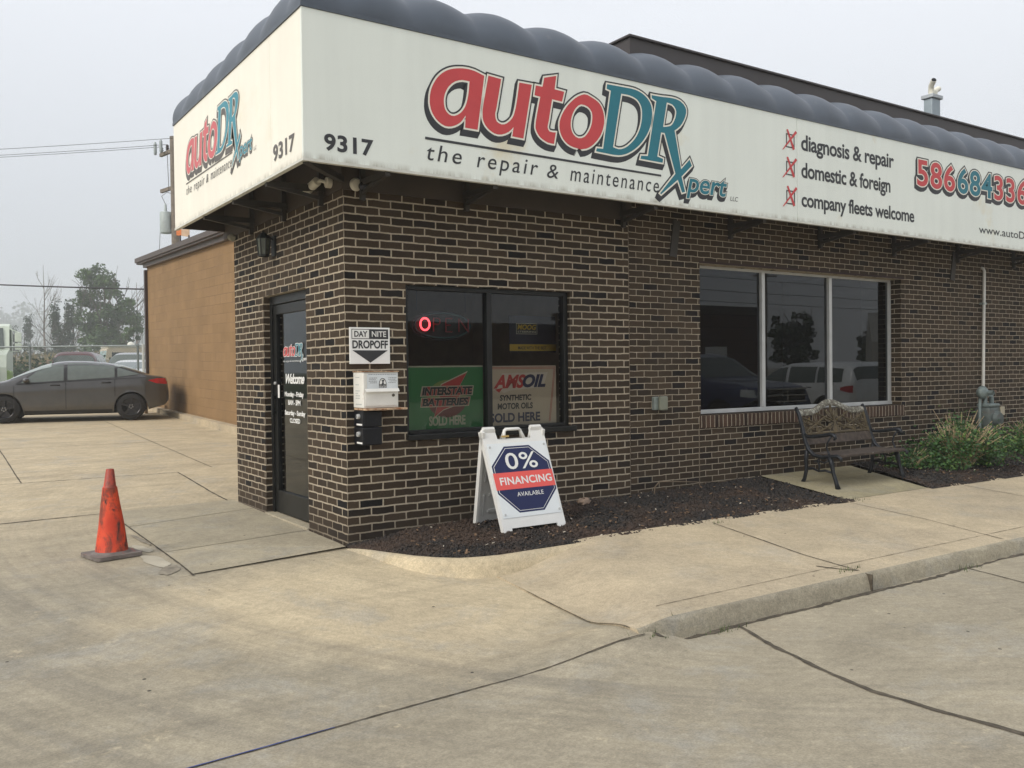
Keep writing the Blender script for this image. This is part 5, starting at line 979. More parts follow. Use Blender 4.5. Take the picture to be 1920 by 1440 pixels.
# ------------------------------------------------------------------ vehicles
TYRE = simple('tyre_rubber', (.012, .012, .012), .8, vary=.2, vs=20); RIMK = simple('black_rim', (.05, .05, .053), .22, .8); CHROME = simple('chrome', (.6, .6, .6), .15, 1); CARGL = simple('car_glass_sky_tint', (.085, .105, .09), .04, 0, .1, spec=1.0); SHADE = simple('under_black', (.008, .008, .008), .9)  # car window colour lightened in place of a faint sky reflection
def make_car(name, label, cat, loc, rz, S, mat, group=None, glass=None, rimmat=None, lamp=True):
    t = thing(name, label, cat, loc, rz, group); top, belt, bot, wid = S['top'], S['belt'], S['bot'], S['wid']; tum = S.get('tum', .22); ex = S.get('ex', 4.2); whl = S['wheels']; rw = S['r']; ra = rw * 1.12
    x0, x1 = top[0][0], top[-1][0]; NS = 110; rs = 12; ru = 9
    def side(x, z):
        w_ = itp(wid, x); zb_, zl, zt = itp(belt, x), itp(bot, x), itp(top, x)
        if z <= zb_:
            k = (z - zl) / max(.02, zb_ - zl); sh = 1 - .055 * (1 - min(1, k / .25)) ** 2 - .012 * max(0, k - .55) / .45 + .012 * math.exp(-((k - .78) / .10) ** 2); return w_ * sh
        H = max(.02, zt - zb_); q = min(1, (z - zb_) / H); return w_ * .988 * max(0, 1 - q ** ex) ** (1 / ex) * (1 - tum * (z - zb_))
    def sect(x):
        zb_, zl, zt = itp(belt, x), itp(bot, x), itp(top, x); zb_ = min(zb_, zt - .015); out = [(0, zl), (side(x, zl + .01) * .9, zl)]
        for k in range(rs + 1): z = lerp(zl + .02, zb_, k / rs); out.append((side(x, z), z))
        w_ = itp(wid, x); H = max(.015, zt - zb_)
        for k in range(1, ru + 1):
            a = k / ru * PI / 2; q = math.sin(a) ** (2 / ex); z = zb_ + H * q; out.append((w_ * .988 * math.cos(a) ** (2 / ex) * (1 - tum * (z - zb_)) if k < ru else 0, z))
        return out
    xsn = [lerp(x0, x1, .5 - .5 * math.cos(PI * i / NS)) * .35 + lerp(x0, x1, i / NS) * .65 for i in range(NS + 1)]; secs = [sect(x) for x in xsn]; nr = len(secs[0])
    mb = MB()
    for s_ in (1, -1):
        vs = []
        for x, se in zip(xsn, secs):
            for (y, z) in se:
                X, Z = x, z
                for wx in whl:
                    dx_, dz_ = X - wx, Z - rw
                    if abs(dx_) < ra and Z < rw + ra and Z <= itp(belt, X) + .001:
                        zt_ = rw + math.sqrt(ra * ra - dx_ * dx_)
                        if Z < zt_:
                            if y > .5 * itp(wid, X) or True: Z = zt_ if Z < rw + ra * .3 or abs(dx_) < ra * .97 else Z
                vs.append((X, s_ * y, Z))
        mb.add(vs, [((i * nr + j, i * nr + j + 1, (i + 1) * nr + j + 1, (i + 1) * nr + j) if s_ < 0 else (i * nr + j, (i + 1) * nr + j, (i + 1) * nr + j + 1, i * nr + j + 1)) for i in range(NS) for j in range(nr - 1)])
        for e in (0, NS): mb.add([(xsn[e], s_ * y, z) for (y, z) in secs[e]], [tuple(range(nr))])
    body = mb.build('body', mat, t, smooth=42, world=False, recalc=True, weld=True)
    G = glass or CARGL
    if 'surround' in S:
        xa, xb, lo, hi = S['surround']
        for s_ in (1, -1):
            mb = MB(); mb.grid(lambda u, v: (lerp(xa, xb, u), s_ * (side(lerp(xa, xb, u), lerp(itp(lo, lerp(xa, xb, u)), max(itp(lo, lerp(xa, xb, u)) + .001, itp(hi, lerp(xa, xb, u))), v)) + .0035), lerp(itp(lo, lerp(xa, xb, u)), max(itp(lo, lerp(xa, xb, u)) + .001, itp(hi, lerp(xa, xb, u))), v)), 30, 6); mb.build('window_surround', PLBLK, t, smooth=True, world=False)
    for (xa, xb, lo, hi, nm) in S['side_glass']:
        for s_ in (1, -1):
            mb = MB()
            def fn(u, v):
                x = lerp(xa, xb, u); za, zc = itp(lo, x), itp(hi, x); z = lerp(za, max(za + .001, zc), v); return (x, s_ * (side(x, z) + .007), z)
            mb.grid(fn, 14, 6); mb.build('side_window', G, t, smooth=True, world=False)
    for (xa, xb, q0) in S['screens']:
        mb = MB()
        def fn(u, v):
            x = lerp(xa, xb, u); zb_, zt = itp(belt, x), itp(top, x); zb_ = min(zb_, zt - .015); H = max(.015, zt - zb_); a = lerp(PI - q0, q0, v); ca, sa = math.cos(a), math.sin(a); q = sa ** (2 / ex); z = zb_ + H * q
            return (x, math.copysign(itp(wid, x) * .988 * abs(ca) ** (2 / ex) * (1 - tum * (z - zb_)), ca), z + .008)
        mb.grid(fn, 12, 16); mb.build('windscreen', S.get('ws', G), t, smooth=True, world=False)
    for wx in whl:
        for s_ in (1, -1):
            yw = s_ * S['track']; mb = MB(); wd = S.get('tw', .105)
            mb.lathe([(rw * .64, -wd), (rw * .93, -wd * .98), (rw * .985, -wd * .8), (rw, -wd * .5), (rw, wd * .5), (rw * .985, wd * .8), (rw * .93, wd * .98), (rw * .64, wd)], 36, (wx, yw, rw), 'y'); wh = mb.build('wheel', TYRE, t, smooth=50, world=False)
            mb = MB(); yo = yw + s_ * wd * .75; mb.lathe([(rw * .66, wd), (rw * .62, wd * .9), (rw * .60, -wd * .3), (0, -wd * .35)] if s_ > 0 else [(rw * .66, -wd), (rw * .62, -wd * .9), (rw * .60, wd * .3), (0, wd * .35)], 28, (wx, yw, rw), 'y')
            for k in range(5):
                a = 2 * PI * k / 5 + PI / 2; c_, s2 = math.cos(a), math.sin(a); mb.obox((wx + c_ * rw * .34, yo, rw + s2 * rw * .34), ((c_, 0, s2), (-s2, 0, c_), (0, 1, 0)), (rw * .30, rw * .085, .012))
            mb.lathe([(0, yo + s_ * .016), (rw * .16, yo + s_ * .016), (rw * .18, yo)], 16, (wx, 0, rw), 'y'); mb.build('rim', rimmat or RIMK, wh, smooth=40, world=False)
            mb = MB()
            for k in range(5): a = 2 * PI * (k + .5) / 5 + PI / 2; mb.lathe([(0, yo + s_ * .024), (.011, yo + s_ * .02), (.012, yo + s_ * .008)], 8, (wx + math.cos(a) * rw * .13, 0, rw + math.sin(a) * rw * .13), 'y')
            mb.build('lug_nut', CHROME, wh, world=False)
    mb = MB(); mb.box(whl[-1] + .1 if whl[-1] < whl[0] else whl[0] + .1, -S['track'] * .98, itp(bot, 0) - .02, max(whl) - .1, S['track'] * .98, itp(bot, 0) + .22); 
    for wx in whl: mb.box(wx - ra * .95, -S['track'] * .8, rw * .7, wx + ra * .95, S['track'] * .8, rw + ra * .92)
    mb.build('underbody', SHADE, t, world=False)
    for (nm, x, z, h, w2, mt) in S.get('handles', []):
        for s_ in (1, -1): mb = MB(); yy = side(x, z); mb.tube([(x - w2, s_ * (yy - .01), z), (x - w2 * .7, s_ * (yy + .022), z + .004), (x + w2 * .7, s_ * (yy + .022), z + .004), (x + w2, s_ * (yy - .01), z)], h, 6); mb.build(nm, mt, t, smooth=True, world=False)
    if 'mirror' in S:
        x, z = S['mirror']
        for s_ in (1, -1): mb = MB(); yy = side(x, z) + .02; mb.blob((x, s_ * (yy + .10), z), (.07, .11, .065), 2, 12, 8, .04); mb.tube([(x + .02, s_ * (yy - .05), z - .05), (x, s_ * (yy + .06), z - .03)], .022, 6); mb.build('wing_mirror', mat, t, smooth=True, world=False)
    for (nm, pts, mt) in S.get('lamps', []):     # lamp outline in x,z wrapped on the side and round the end
        for s_ in (1, -1):
            mb = MB(); xs_ = sorted(p[0] for p in pts[0])
            def fn(u, v):
                x = lerp(pts[0][0][0], pts[0][-1][0], u); z = lerp(itp(pts[0], x) if pts[0][0][0] < pts[0][-1][0] else itp(pts[0][::-1], x), itp(pts[1], x) if pts[1][0][0] < pts[1][-1][0] else itp(pts[1][::-1], x), v); return (x, s_ * (side(x, z) + .009), z)
            mb.grid(fn, 14, 5); mb.build(nm, mt, t, smooth=True, world=False)
    for (nm, x, zlo, zhi, mt) in S.get('seams', []):
        for s_ in (1, -1):
            mb = MB(); mb.grid(lambda u, v: (x + .018 * (u - .5), s_ * (side(x, lerp(zlo, zhi, v)) + .0035), lerp(zlo, zhi, v)), 1, 10); mb.build(nm, mt, t, world=False)
    for (pts, zf, wz, mt, nm) in S.get('trims', []):
        for s_ in (1, -1):
            mb = MB(); mb.grid(lambda u, v: (lerp(pts[0], pts[1], u), s_ * (side(lerp(pts[0], pts[1], u), zf(lerp(pts[0], pts[1], u)) + wz * v) + .006), zf(lerp(pts[0], pts[1], u)) + wz * v), 24, 2); mb.build(nm, mt, t, smooth=True, world=False)
    return t, side
TAILR = simple('tail_lamp_red', (.42, .015, .02), .15, vary=.2, vs=12); HEADL = simple('head_lamp', (.55, .58, .58), .08); PLBLK = simple('black_plastic', (.014, .014, .015), .45)
belt_s = [(-2.31, .74), (-2.2, .98), (-1.8, 1.03), (-1.2, 1.01), (0, .955), (1.1, .885), (1.6, .84), (2.05, .74), (2.23, .56)]
SED = dict(top=[(-2.31, .70), (-2.29, .95), (-2.25, 1.03), (-2.1, 1.075), (-1.9, 1.095), (-1.7, 1.14), (-1.45, 1.24), (-1.15, 1.345), (-.8, 1.42), (-.4, 1.462), (0, 1.466), (.25, 1.445), (.55, 1.36), (.9, 1.205), (1.22, 1.045), (1.32, 1.005), (1.7, .93), (2.0, .835), (2.15, .73), (2.23, .60)], belt=belt_s,
           bot=[(-2.31, .46), (-2.2, .34), (-1.9, .27), (-1.7, .22), (-.9, .19), (.9, .19), (1.8, .20), (2.1, .22), (2.23, .36)], wid=[(-2.31, .60), (-2.24, .74), (-2.05, .84), (-1.7, .90), (-1, .912), (.5, .912), (1.4, .90), (1.85, .85), (2.1, .72), (2.23, .48)],
           wheels=(1.325, -1.325), r=.325, track=.785, tw=.108,
           side_glass=[(.98, .10, [(.10, .985), (.98, .935)], [(.10, 1.395), (.5, 1.325), (.98, .945)], 'f'), (.02, -.98, [(-.98, 1.045), (.02, .99)], [(-.98, 1.315), (-.6, 1.40), (.02, 1.405)], 'r'), (-1.04, -1.55, [(-1.55, 1.115), (-1.04, 1.055)], [(-1.55, 1.125), (-1.04, 1.29)], 'q')],
           screens=[(1.20, .36, .62), (-1.72, -.98, .72)], ws=simple('windscreen_painted_sky', (.26, .30, .28), .05, 0, .1, spec=1.0), mirror=(.86, 1.0),  # windscreen: reflected sky painted in as a paler glass colour
           handles=[('door_handle', .28, .875, .014, .10, PLBLK), ('door_handle', -.80, .92, .014, .10, PLBLK)],
           lamps=[('tail_light', ([(-2.27, .86), (-2.0, .885), (-1.78, .955)], [(-2.27, 1.015), (-2.0, 1.01), (-1.78, .965)]), TAILR), ('head_light', ([(1.62, .72), (1.9, .63), (2.14, .57)], [(1.62, .80), (1.9, .745), (2.14, .66)]), HEADL)],
           seams=[('door_seam', .06, .30, .95, PLBLK), ('door_seam', 1.12, .32, .87, PLBLK), ('door_seam', -.98, .58, 1.0, PLBLK)],
           trims=[((-1.65, 1.05), lambda x: itp(belt_s, x) - .004, .018, PLBLK, 'window_trim'), ((-.92, .92), lambda x: .20, .07, PLBLK, 'sill_trim')])
def squeeze(S):
    f = lambda x: x if x > -1.325 else -1.325 + (x + 1.325) * .86
    for k in ('top', 'belt', 'bot', 'wid'): S[k] = [(f(x), z) for x, z in S[k]]
    S['lamps'] = [(n_, ([(f(x), z) for x, z in a], [(f(x), z) for x, z in b_]), m_) for n_, (a, b_), m_ in S['lamps']]; S['side_glass'] = [(f(a), f(b_), [(f(x), z) for x, z in lo], [(f(x), z) for x, z in hi], n_) for a, b_, lo, hi, n_ in S['side_glass']]; S['screens'] = [(f(a), f(b_), q_) for a, b_, q_ in S['screens']]
    return S
squeeze(SED); SED['surround'] = (1.08, -1.50, [(-1.50, 1.10), (-.98, 1.03), (.02, .972), (1.08, .90)], [(-1.50, 1.14), (-1.04, 1.315), (-.6, 1.425), (.02, 1.43), (.5, 1.345), (1.08, .93)])
GREYP = paint_mat('dark_grey_paint', (.052, .051, .051), 1.0)
car, cside = make_car('parked_car', 'dark grey sedan with black wheels parked beside the tan wall', 'car', (.17, 16.13, .415), math.radians(168.5), SED, GREYP); car.scale = (.965, .965, .93)
# chalk lettering on its rear side window
cm_ = chain(car)
# ---- wagons behind the fence
ptop = lambda h: [(-2.35, .75), (-2.32, 1.2), (-2.2, h - .12), (-2.0, h - .02), (-1.2, h), (.1, h - .02), (.5, h - .12), (1.05, 1.22), (1.2, 1.14), (1.9, 1.05), (2.2, .95), (2.3, .75)]
def suv_spec(h, r=.37, w_=.93):
    bl = [(-2.35, .74), (-2.3, 1.08), (0, 1.08), (1.2, 1.04), (2.1, .92), (2.3, .72)]
    return dict(top=ptop(h), belt=bl, bot=[(-2.35, .5), (-2.1, .36), (2.0, .33), (2.3, .45)], wid=[(-2.35, w_ * .85), (-2.2, w_ * .96), (-1.5, w_), (1.4, w_), (2.0, w_ * .93), (2.3, w_ * .66)], wheels=(1.4, -1.4), r=r, track=w_ * .86, tw=.12, tum=.20, ex=5.5,
                side_glass=[(.92, .05, [(.05, 1.11), (.92, 1.10)], [(.05, h - .14), (.4, h - .17), (.92, 1.22)], 'f'), (-.05, -1.05, [(-1.05, 1.12), (-.05, 1.11)], [(-1.05, h - .14), (-.05, h - .13)], 'r'), (-1.12, -1.95, [(-1.95, 1.15), (-1.12, 1.12)], [(-1.95, h - .2), (-1.12, h - .15)], 'q')],
                screens=[(1.08, .48, .60), (-2.315, -2.21, .55)], mirror=(.9, 1.12), lamps=[('tail_light', ([(-2.28, .86), (-2.1, .88), (-1.92, .93)], [(-2.28, 1.05), (-2.1, 1.04), (-1.92, 1.0)]), TAILR), ('head_light', ([(1.75, .78), (2.2, .72)], [(1.75, .92), (2.2, .86)]), HEADL)],
                handles=[('door_handle', .2, .98, .013, .09, PLBLK), ('door_handle', -.85, .99, .013, .09, PLBLK)])
def world_at(px, py, dep):
    d = D_ + R_ * ((px - 960) / 1677.53) - U_ * ((py - 720) / 1677.53); return CAM + d * dep
GZ = .45
MARO = paint_mat('maroon_paint', (.10, .028, .032)); WHTP = paint_mat('white_car_paint', (.62, .63, .63)); SILP = paint_mat('silver_paint', (.30, .31, .33)); BLUEP = paint_mat('navy_paint', (.012, .022, .085), .8)
make_car('parked_suv', 'maroon suv seen from behind beyond the chain link fence', 'car', (3.15, 34.4, GZ), math.radians(73), suv_spec(1.95), MARO)
make_car('parked_suv', 'white suv behind the fence with its bright windscreen just above the grey sedan boot', 'car', (4.15, 28.5, GZ), math.radians(236), suv_spec(1.56), WHTP, glass=simple('glass_painted_reflection', (.16, .19, .19), .05, spec=1))  # glass colour raised here to paint in the reflection on the windscreen
make_car('parked_suv', 'silver grey suv behind the white one at the end of the fence', 'car', (5.0, 33.9, GZ), math.radians(246), suv_spec(1.95), SILP)
# ---- motorhome
rv = thing('motorhome', 'beige class a motorhome with flat roof parked beyond the fence', 'motorhome', (0, 0, GZ), math.radians(183)); q = world_at(189, 690, 71); rv.location = (q.x + 4.7, q.y + .25, GZ)
RVB = simple('rv_beige', (.50, .42, .30), .4, vary=.06, vs=1); RVR = simple('rv_rose', (.28, .16, .12), .4); RVW = simple('rv_white', (.68, .67, .60), .4); RVG = simple('rv_glass', (.03, .04, .04), .05, spec=1); RVGB = simple('rv_glass_bright', (.25, .36, .34), .1)
mb = MB(); fr = frame((0, -1.22, 0), (1, 0, 0), (0, 0, 1)); mb.prism([(-4.6, .45), (4.45, .45), (4.62, .9), (4.66, 1.75), (4.5, 2.95), (4.35, 3.12), (-4.6, 3.12)], fr, -2.44, 0); mb.build('body', RVB, rv, world=False)
mb = MB(); mb.bbox(-4.65, -1.26, 3.121, 4.42, 1.26, 3.32, .06); mb.build('roof_edge', RVW, rv, world=False)
mb = MB()
for s_ in (-1, 1): mb.prism([(-4.55, .95), (4.55, .95), (4.62, 1.35), (2, 1.5), (-4.55, 1.35)], frame((0, s_ * 1.224, 0), (1, 0, 0), (0, 0, 1)), -.003, .003)
mb.build('stripe', RVR, rv, world=False)
for s_ in (-1, 1):
    for (x0, x1, z0, z1, mt) in ((3.25, 4.15, 1.95, 2.75, RVG), (1.0, 2.3, 2.05, 2.6, RVG), (-.9, .5, 2.0, 2.6, RVG), (-3.6, -1.6, 2.0, 2.6, RVG)):
        mb = MB(); mb.prism([(x0, z0), (x1, z0), (x1, z1), (x0, z1)], frame((0, s_ * 1.222, 0), (1, 0, 0), (0, 0, 1)), -.006, .006); mb.build('window', mt, rv, world=False)
mb = MB(); mb.add([(4.665, -1.1, 1.78), (4.665, 1.1, 1.78), (4.525, 1.1, 2.88), (4.525, -1.1, 2.88), (4.60, -1.226, 1.85), (4.50, -1.226, 2.8), (4.60, 1.226, 1.85), (4.50, 1.226, 2.8)], [(0, 1, 2, 3), (0, 4, 5, 3), (1, 6, 7, 2)]); mb.build('windscreen', RVGB, rv, world=False)
for s_ in (-1, 1): mb = MB(); mb.tube([(4.4, s_ * 1.25, 2.2), (4.85, s_ * 1.5, 2.2), (4.85, s_ * 1.5, 1.7)], .04, 6); mb.bbox(4.78, s_ * 1.5 - .12, 1.65, 4.9, s_ * 1.5 + .12, 2.15, .03); mb.build('wing_mirror', RVW, rv, world=False)
for x in (2.7, -2.4):
    for s_ in (-1, 1): mb = MB(); mb.lathe([(.2, -.13), (.47, -.13), (.48, .13), (.2, .13), (0, .1)], 24, (x, s_ * 1.1, .48), 'y'); mb.build('wheel', TYRE, rv, world=False)
for (x, y, a, h) in ((2.4, 0, .30, .26), (-1.8, .2, .55, .25), (-3.4, 0, .4, .35)): mb = MB(); mb.blob((x, y, 3.38), (a, a * .8, h), 3, 12, 8, .03); mb.build('roof_unit', RVW, rv, world=False, smooth=True)
# ---- pale work truck at the left edge
wt = thing('work_truck', 'pale green white truck cut off by the left edge behind the fence', 'truck', (-.72, 31.6, GZ), math.radians(262))
TRW = simple('truck_white', (.60, .66, .56), .4, vary=.08); TRG = simple('truck_green', (.22, .34, .08), .4)
mb = MB(); fr = frame((0, -.95, 0), (1, 0, 0), (0, 0, 1)); mb.prism([(-.2, .7), (2.2, .7), (2.25, 1.3), (2.1, 1.75), (.55, 1.95), (.2, 2.85), (-.2, 2.95), (-1.6, 2.95), (-1.6, .7)], fr, -1.9, 0); mb.build('cab', TRW, wt, world=False)
mb = MB(); mb.bbox(-4.6, -.95, .75, -1.65, .95, .95, .03); mb.build('flat_bed', TRW, wt, world=False)
mb = MB(); mb.add([(.545, -.80, 2.0), (.545, .80, 2.0), (.25, .75, 2.78), (.25, -.75, 2.78)], [(0, 1, 2, 3)]); mb.v = [(x + .02, y, z) for x, y, z in mb.v]; mb.build('windscreen', CARGL, wt, world=False)
for s_ in (-1, 1):
    mb = MB(); mb.prism([(-.9, 1.95), (.35, 1.95), (.1, 2.75), (-.9, 2.78)], frame((0, s_ * .953, 0), (1, 0, 0), (0, 0, 1)), -.004, .004); mb.build('side_window', CARGL, wt, world=False)
    mb = MB(); mb.tube([(.4, s_ * .95, 2.75), (.5, s_ * 1.28, 2.6), (.5, s_ * 1.28, 1.9), (.4, s_ * .95, 1.9)], .018, 6); mb.bbox(.42, s_ * 1.25 - .11, 2.25, .56, s_ * 1.25 + .11, 2.6, .02); mb.bbox(.42, s_ * 1.25 - .11, 1.95, .56, s_ * 1.25 + .11, 2.2, .02); mb.build('wing_mirror', TRW, wt, world=False)
    mb = MB(); mb.bbox(.9, s_ * .98 - .1, .55, 2.15, s_ * .98 + .1, 1.2, .08); mb.build('fender', TRG, wt, world=False)
    for x in (1.45, -3.6): mb = MB(); mb.lathe([(.2, -.13), (.46, -.13), (.47, .13), (.2, .13), (0, .1)], 24, (x, s_ * .85, .47), 'y'); mb.build('wheel', TYRE, wt, world=False)
mb = MB(); mb.box(2.18, -.7, .8, 2.262, .7, 1.35); mb.build('grille', PLBLK, wt, world=False)
# ---- orange drums
for k, px in enumerate((49.5, 60)):
    q = world_at(px, 690, 29.2 + .3 * k); dr = thing('traffic_drum', ('orange traffic drum left of the fence post, the wider visible one', 'orange traffic drum right of the fence post, half hidden by the grey sedan')[k], 'drum', (q.x, q.y, GZ), group='orange drums behind the fence')
    mb = MB(); mb.lathe([(.30, 0), (.29, .3), (.27, .32), (.26, .62), (.24, .64), (.22, .95), (.18, 1.0), (0, 1.02)], 20); mb.build('drum_body', simple('drum_orange', (.62, .07, .025), .5), dr, world=False, smooth=35)
    mb = MB(); mb.lathe([(.278, .34), (.268, .48)], 20); mb.lathe([(.252, .68), (.24, .80)], 20); mb.build('reflective_band', simple('drum_band', (.55, .45, .40), .5), dr, world=False)
    mb = MB(); mb.tube([(-.12, 0, 1.0), (-.1, 0, 1.12), (.1, 0, 1.12), (.12, 0, 1.0)], .02, 6); mb.build('handle', PLBLK, dr, world=False)
# ------------------------------------------------------------------ chain link fence
fe = thing('chain_link_fence', 'grey chain link fence with top rail running behind the parked sedan', 'fence', (0, 25, GZ))
FA, FBp = Vector((-9.0, 31.0, GZ)), Vector((3.15, 22.85, GZ)); fd = (FBp - FA); fl = fd.length; fd = fd / fl; FH = 1.90
FEN = simple('fence_zinc', (.20, .23, .23), .5, .5, .1)
mb = MB(); mb.tube([FA + Vector((0, 0, FH)), FBp + Vector((0, 0, FH))], .024, 8); mb.tube([FA + Vector((0, 0, .12)), FBp + Vector((0, 0, .12))], .006, 5); mb.build('top_rail', FEN, fe)
for s_ in [fl] + [fl - .17] + [fl - 3.55 - 3.0 * k for k in range(4)]: p = FA + fd * s_; mb = MB(); mb.tube([p + Vector((0, 0, -.05)), p + Vector((0, 0, FH + .03))], .034 if s_ < fl else .04, 8); mb.lathe([(.05, FH + .0), (.045, FH + .04), (0, FH + .06)], 8, (p.x, p.y, GZ)); mb.build('post', FEN if s_ != fl else simple('post_pale', (.50, .52, .50), .5), fe)
mb = MB(); s_ = -FH
while s_ < fl:
    for dr_ in (1, -1):
        a, b_ = s_, s_ + FH; za, zc = (0, FH) if dr_ > 0 else (FH, 0)
        if a < 0: za += (zc - za) * (-a / FH); a = 0
        if b_ > fl: zc = za + (zc - za) * ((fl - a) / (b_ - a)); b_ = fl
        p, q = FA + fd * a + Vector((0, 0, za)), FA + fd * b_ + Vector((0, 0, zc)); mb.tube([p, q], .0024, 3, False)
    s_ += .085
mb.build('wire_mesh', FEN, fe)
# ------------------------------------------------------------------ field beyond: mound, reeds, undergrowth
def heap(name, c, rx, ry, h, mat, seed, label=None, cat=None, kind=None):
    rn = random.Random(seed); ph = [rn.uniform(0, 6) for _ in range(4)]; mb = MB()
    def fn(u, v):
        a = u * 2 * PI; r = v * (1 + .12 * math.sin(2 * a + ph[0]) + .07 * math.sin(5 * a + ph[1])); z = h * (math.cos(min(1, v) * PI) * .5 + .5) * (1 + .10 * math.sin(7 * v + 3 * a + ph[2])); return (c[0] + rx * r * math.cos(a), c[1] + ry * r * math.sin(a), c[2] + z - .02)
    mb.grid(fn, 28, 10); return tag(mb.build(name, mat, smooth=True), label, cat, None, kind)
DIRT = simple('dirt_brown', (.20, .135, .085), .95, vary=.3, vs=1.5, bumpk=.6, bs=6)
q = world_at(95, 690, 58); heap('dirt_mound', (q.x, q.y, GZ), 3.0, 2.4, 1.85, DIRT, 4, 'brown dirt mound in the field left of the maroon suv', 'mound')
q = world_at(158, 690, 60); heap('dirt_mound', (q.x, q.y, GZ), 3.2, 3.0, 2.2, DIRT, 7, 'larger dirt mound with weeds right behind the maroon suv', 'mound')
LAWN = simple('bright_grass', (.085, .15, .03), .9, vary=.35, vs=2)
q = world_at(90, 690, 46); heap('grass_bank', (q.x, q.y, GZ - .01), 6.5, 9, .75, LAWN, 9, kind='structure')
def tuft_field(name, cx, dep, wpx0, wpx1, h, n, mat, seed, sp=3, el=5, s0=.06):
    rn = random.Random(seed); mb = MB()
    for _ in range(n):
        q = world_at(rn.uniform(wpx0, wpx1), 690, dep + rn.uniform(-sp, sp)); hh = h * rn.uniform(.55, 1.1); p = Vector((q.x, q.y, GZ + rn.uniform(0, hh)))
        d = Vector((rn.uniform(-.4, .4), rn.uniform(-.4, .4), 1)).normalized(); sd = R_ * 1; s_ = s0 * rn.uniform(.7, 1.5); mb.add([p - sd * s_, p + sd * s_, p + d * s_ * el], [(0, 1, 2)])
    return tag(mb.build(name, mat), kind='stuff')
tuft_field('tall_dry_grass', 0, 74, -40, 200, 2.7, 9000, simple('reed_tan', (.20, .16, .085), .9, vary=.4, vs=.5), 3, 4, 8, .03)
def leaf_mass(mb, c, r, n, s, rn, hollow=.35):
    for _ in range(n):
        while True:
            v = Vector((rn.uniform(-1, 1), rn.uniform(-1, 1), rn.uniform(-1, 1)))
            if hollow < v.length < 1: break
        leafq(mb, Vector(c) + Vector((v.x * r[0], v.y * r[1], v.z * r[2])), s * rn.uniform(.6, 1.4), rn, 1.25)
UND = simple('undergrowth_green', (.022, .048, .013), .85, vary=.5, vs=.8)
rn = random.Random(21); mb = MB()
for k in range(120): q = world_at(rn.uniform(-60, 205), 690, rn.uniform(52, 58) if k % 2 else rn.uniform(78, 84)); r = rn.uniform(.9, 1.9) * (1 if k % 2 else 1.5); leaf_mass(mb, (q.x, q.y, GZ + r * .45), (r * 1.3, r * 1.3, r * .8), 150, .17, rn)
tag(mb.build('undergrowth', UND), kind='stuff')
# ------------------------------------------------------------------ trees
BARK = simple('bark_grey', (.10, .085, .068), .9, vary=.3, vs=6); BARKD = simple('bark_dead', (.19, .165, .14), .9, vary=.2)
def limbs(mb, p, d, ln, r, lev, rn, spread=.6, tips=None, up=.15):
    pts = [Vector(p)]; dd = Vector(d).normalized(); n = 4
    for i in range(n): dd = (dd + Vector((rn.uniform(-.16, .16), rn.uniform(-.16, .16), rn.uniform(-.05, .12)))).normalized(); pts.append(pts[-1] + dd * ln / n)
    mb.tube(pts, [lerp(r, r * .45, i / n) for i in range(n + 1)], 6 if lev > 1 else 4, False)
    if tips is not None: tips.append((pts[-1], lev)); tips.append((pts[3], lev))
    if lev <= 0: return
    for k in range(rn.randint(2, 4)):
        j = rn.randint(2, n); ax = Vector((rn.uniform(-1, 1), rn.uniform(-1, 1), rn.uniform(-.1, .9))).normalized(); limbs(mb, pts[j], dd * (1 - spread) + ax * spread + Vector((0, 0, up)), ln * rn.uniform(.5, .78), r * .5, lev - 1, rn, spread, tips, up)
KT = 1.5     # the trees stand well back in the fog
def tree(name, label, x, y, h, mats, seed, crown, n, s, trunk_h=.3, tr=.16, group=None, lev=2, z=None):
    if z is None: h, s, tr = h * KT, s * KT, tr * KT
    z = GZ if z is None else z; t = thing(name, label, 'tree', (x, y, z), group=group); rn = random.Random(seed); mb = MB(); tips = []
    base = Vector((x, y, z)); th = h * trunk_h; mb.tube([base, base + Vector((.05, .03, th * .5)), base + Vector((.0, .1, th))], [tr * 1.3, tr, tr * .85], 8)
    for k in range(6): a = 2 * PI * k / 6 + rn.uniform(-.3, .3); limbs(mb, base + Vector((0, .1, th * rn.uniform(.75, 1.2))), (math.cos(a) * .55, math.sin(a) * .55, 1.0), h * .34, tr * .5, lev, rn, .45, tips)
    mb.tube([base + Vector((0, .1, th)), base + Vector((.1, 0, h * .8))], [tr * .8, tr * .15], 6); mb.build('trunk', BARK, t, smooth=True)
    fs = [MB(), MB()]
    for (cx, cz, rx, rz, dens) in crown:         # clumps: offsets across and up, as fractions of h
        for k in range(int(dens)):
            a = rn.uniform(0, 2 * PI); rr = rn.random() ** .45; v = Vector((rn.gauss(0, 1), rn.gauss(0, 1), rn.gauss(0, 1))).normalized() * rr
            c = base + R_ * (cx * h + v.x * rx * h) + Vector((D_.x, D_.y, 0)) * (v.y * rx * h) + Vector((0, 0, cz * h + v.z * rz * h)); r = h * rn.uniform(.035, .07)
            leaf_mass(fs[0] if rn.random() < .6 else fs[1], c, (r, r, r * .75), n, s, rn, .1)
    for f, m_, nm in zip(fs, mats, ('crown', 'crown')):
        if f.v: f.build(nm, m_, t)
    return t
G1 = simple('leaf_mid', (.036, .080, .016), .7, vary=.35, vs=1.5); G2 = simple('leaf_light', (.062, .118, .026), .7, vary=.3, vs=1.5); G3 = simple('leaf_dark', (.020, .045, .018), .75, vary=.3, vs=1.2); G4 = simple('leaf_dark_b', (.030, .060, .024), .75, vary=.3, vs=1.2)
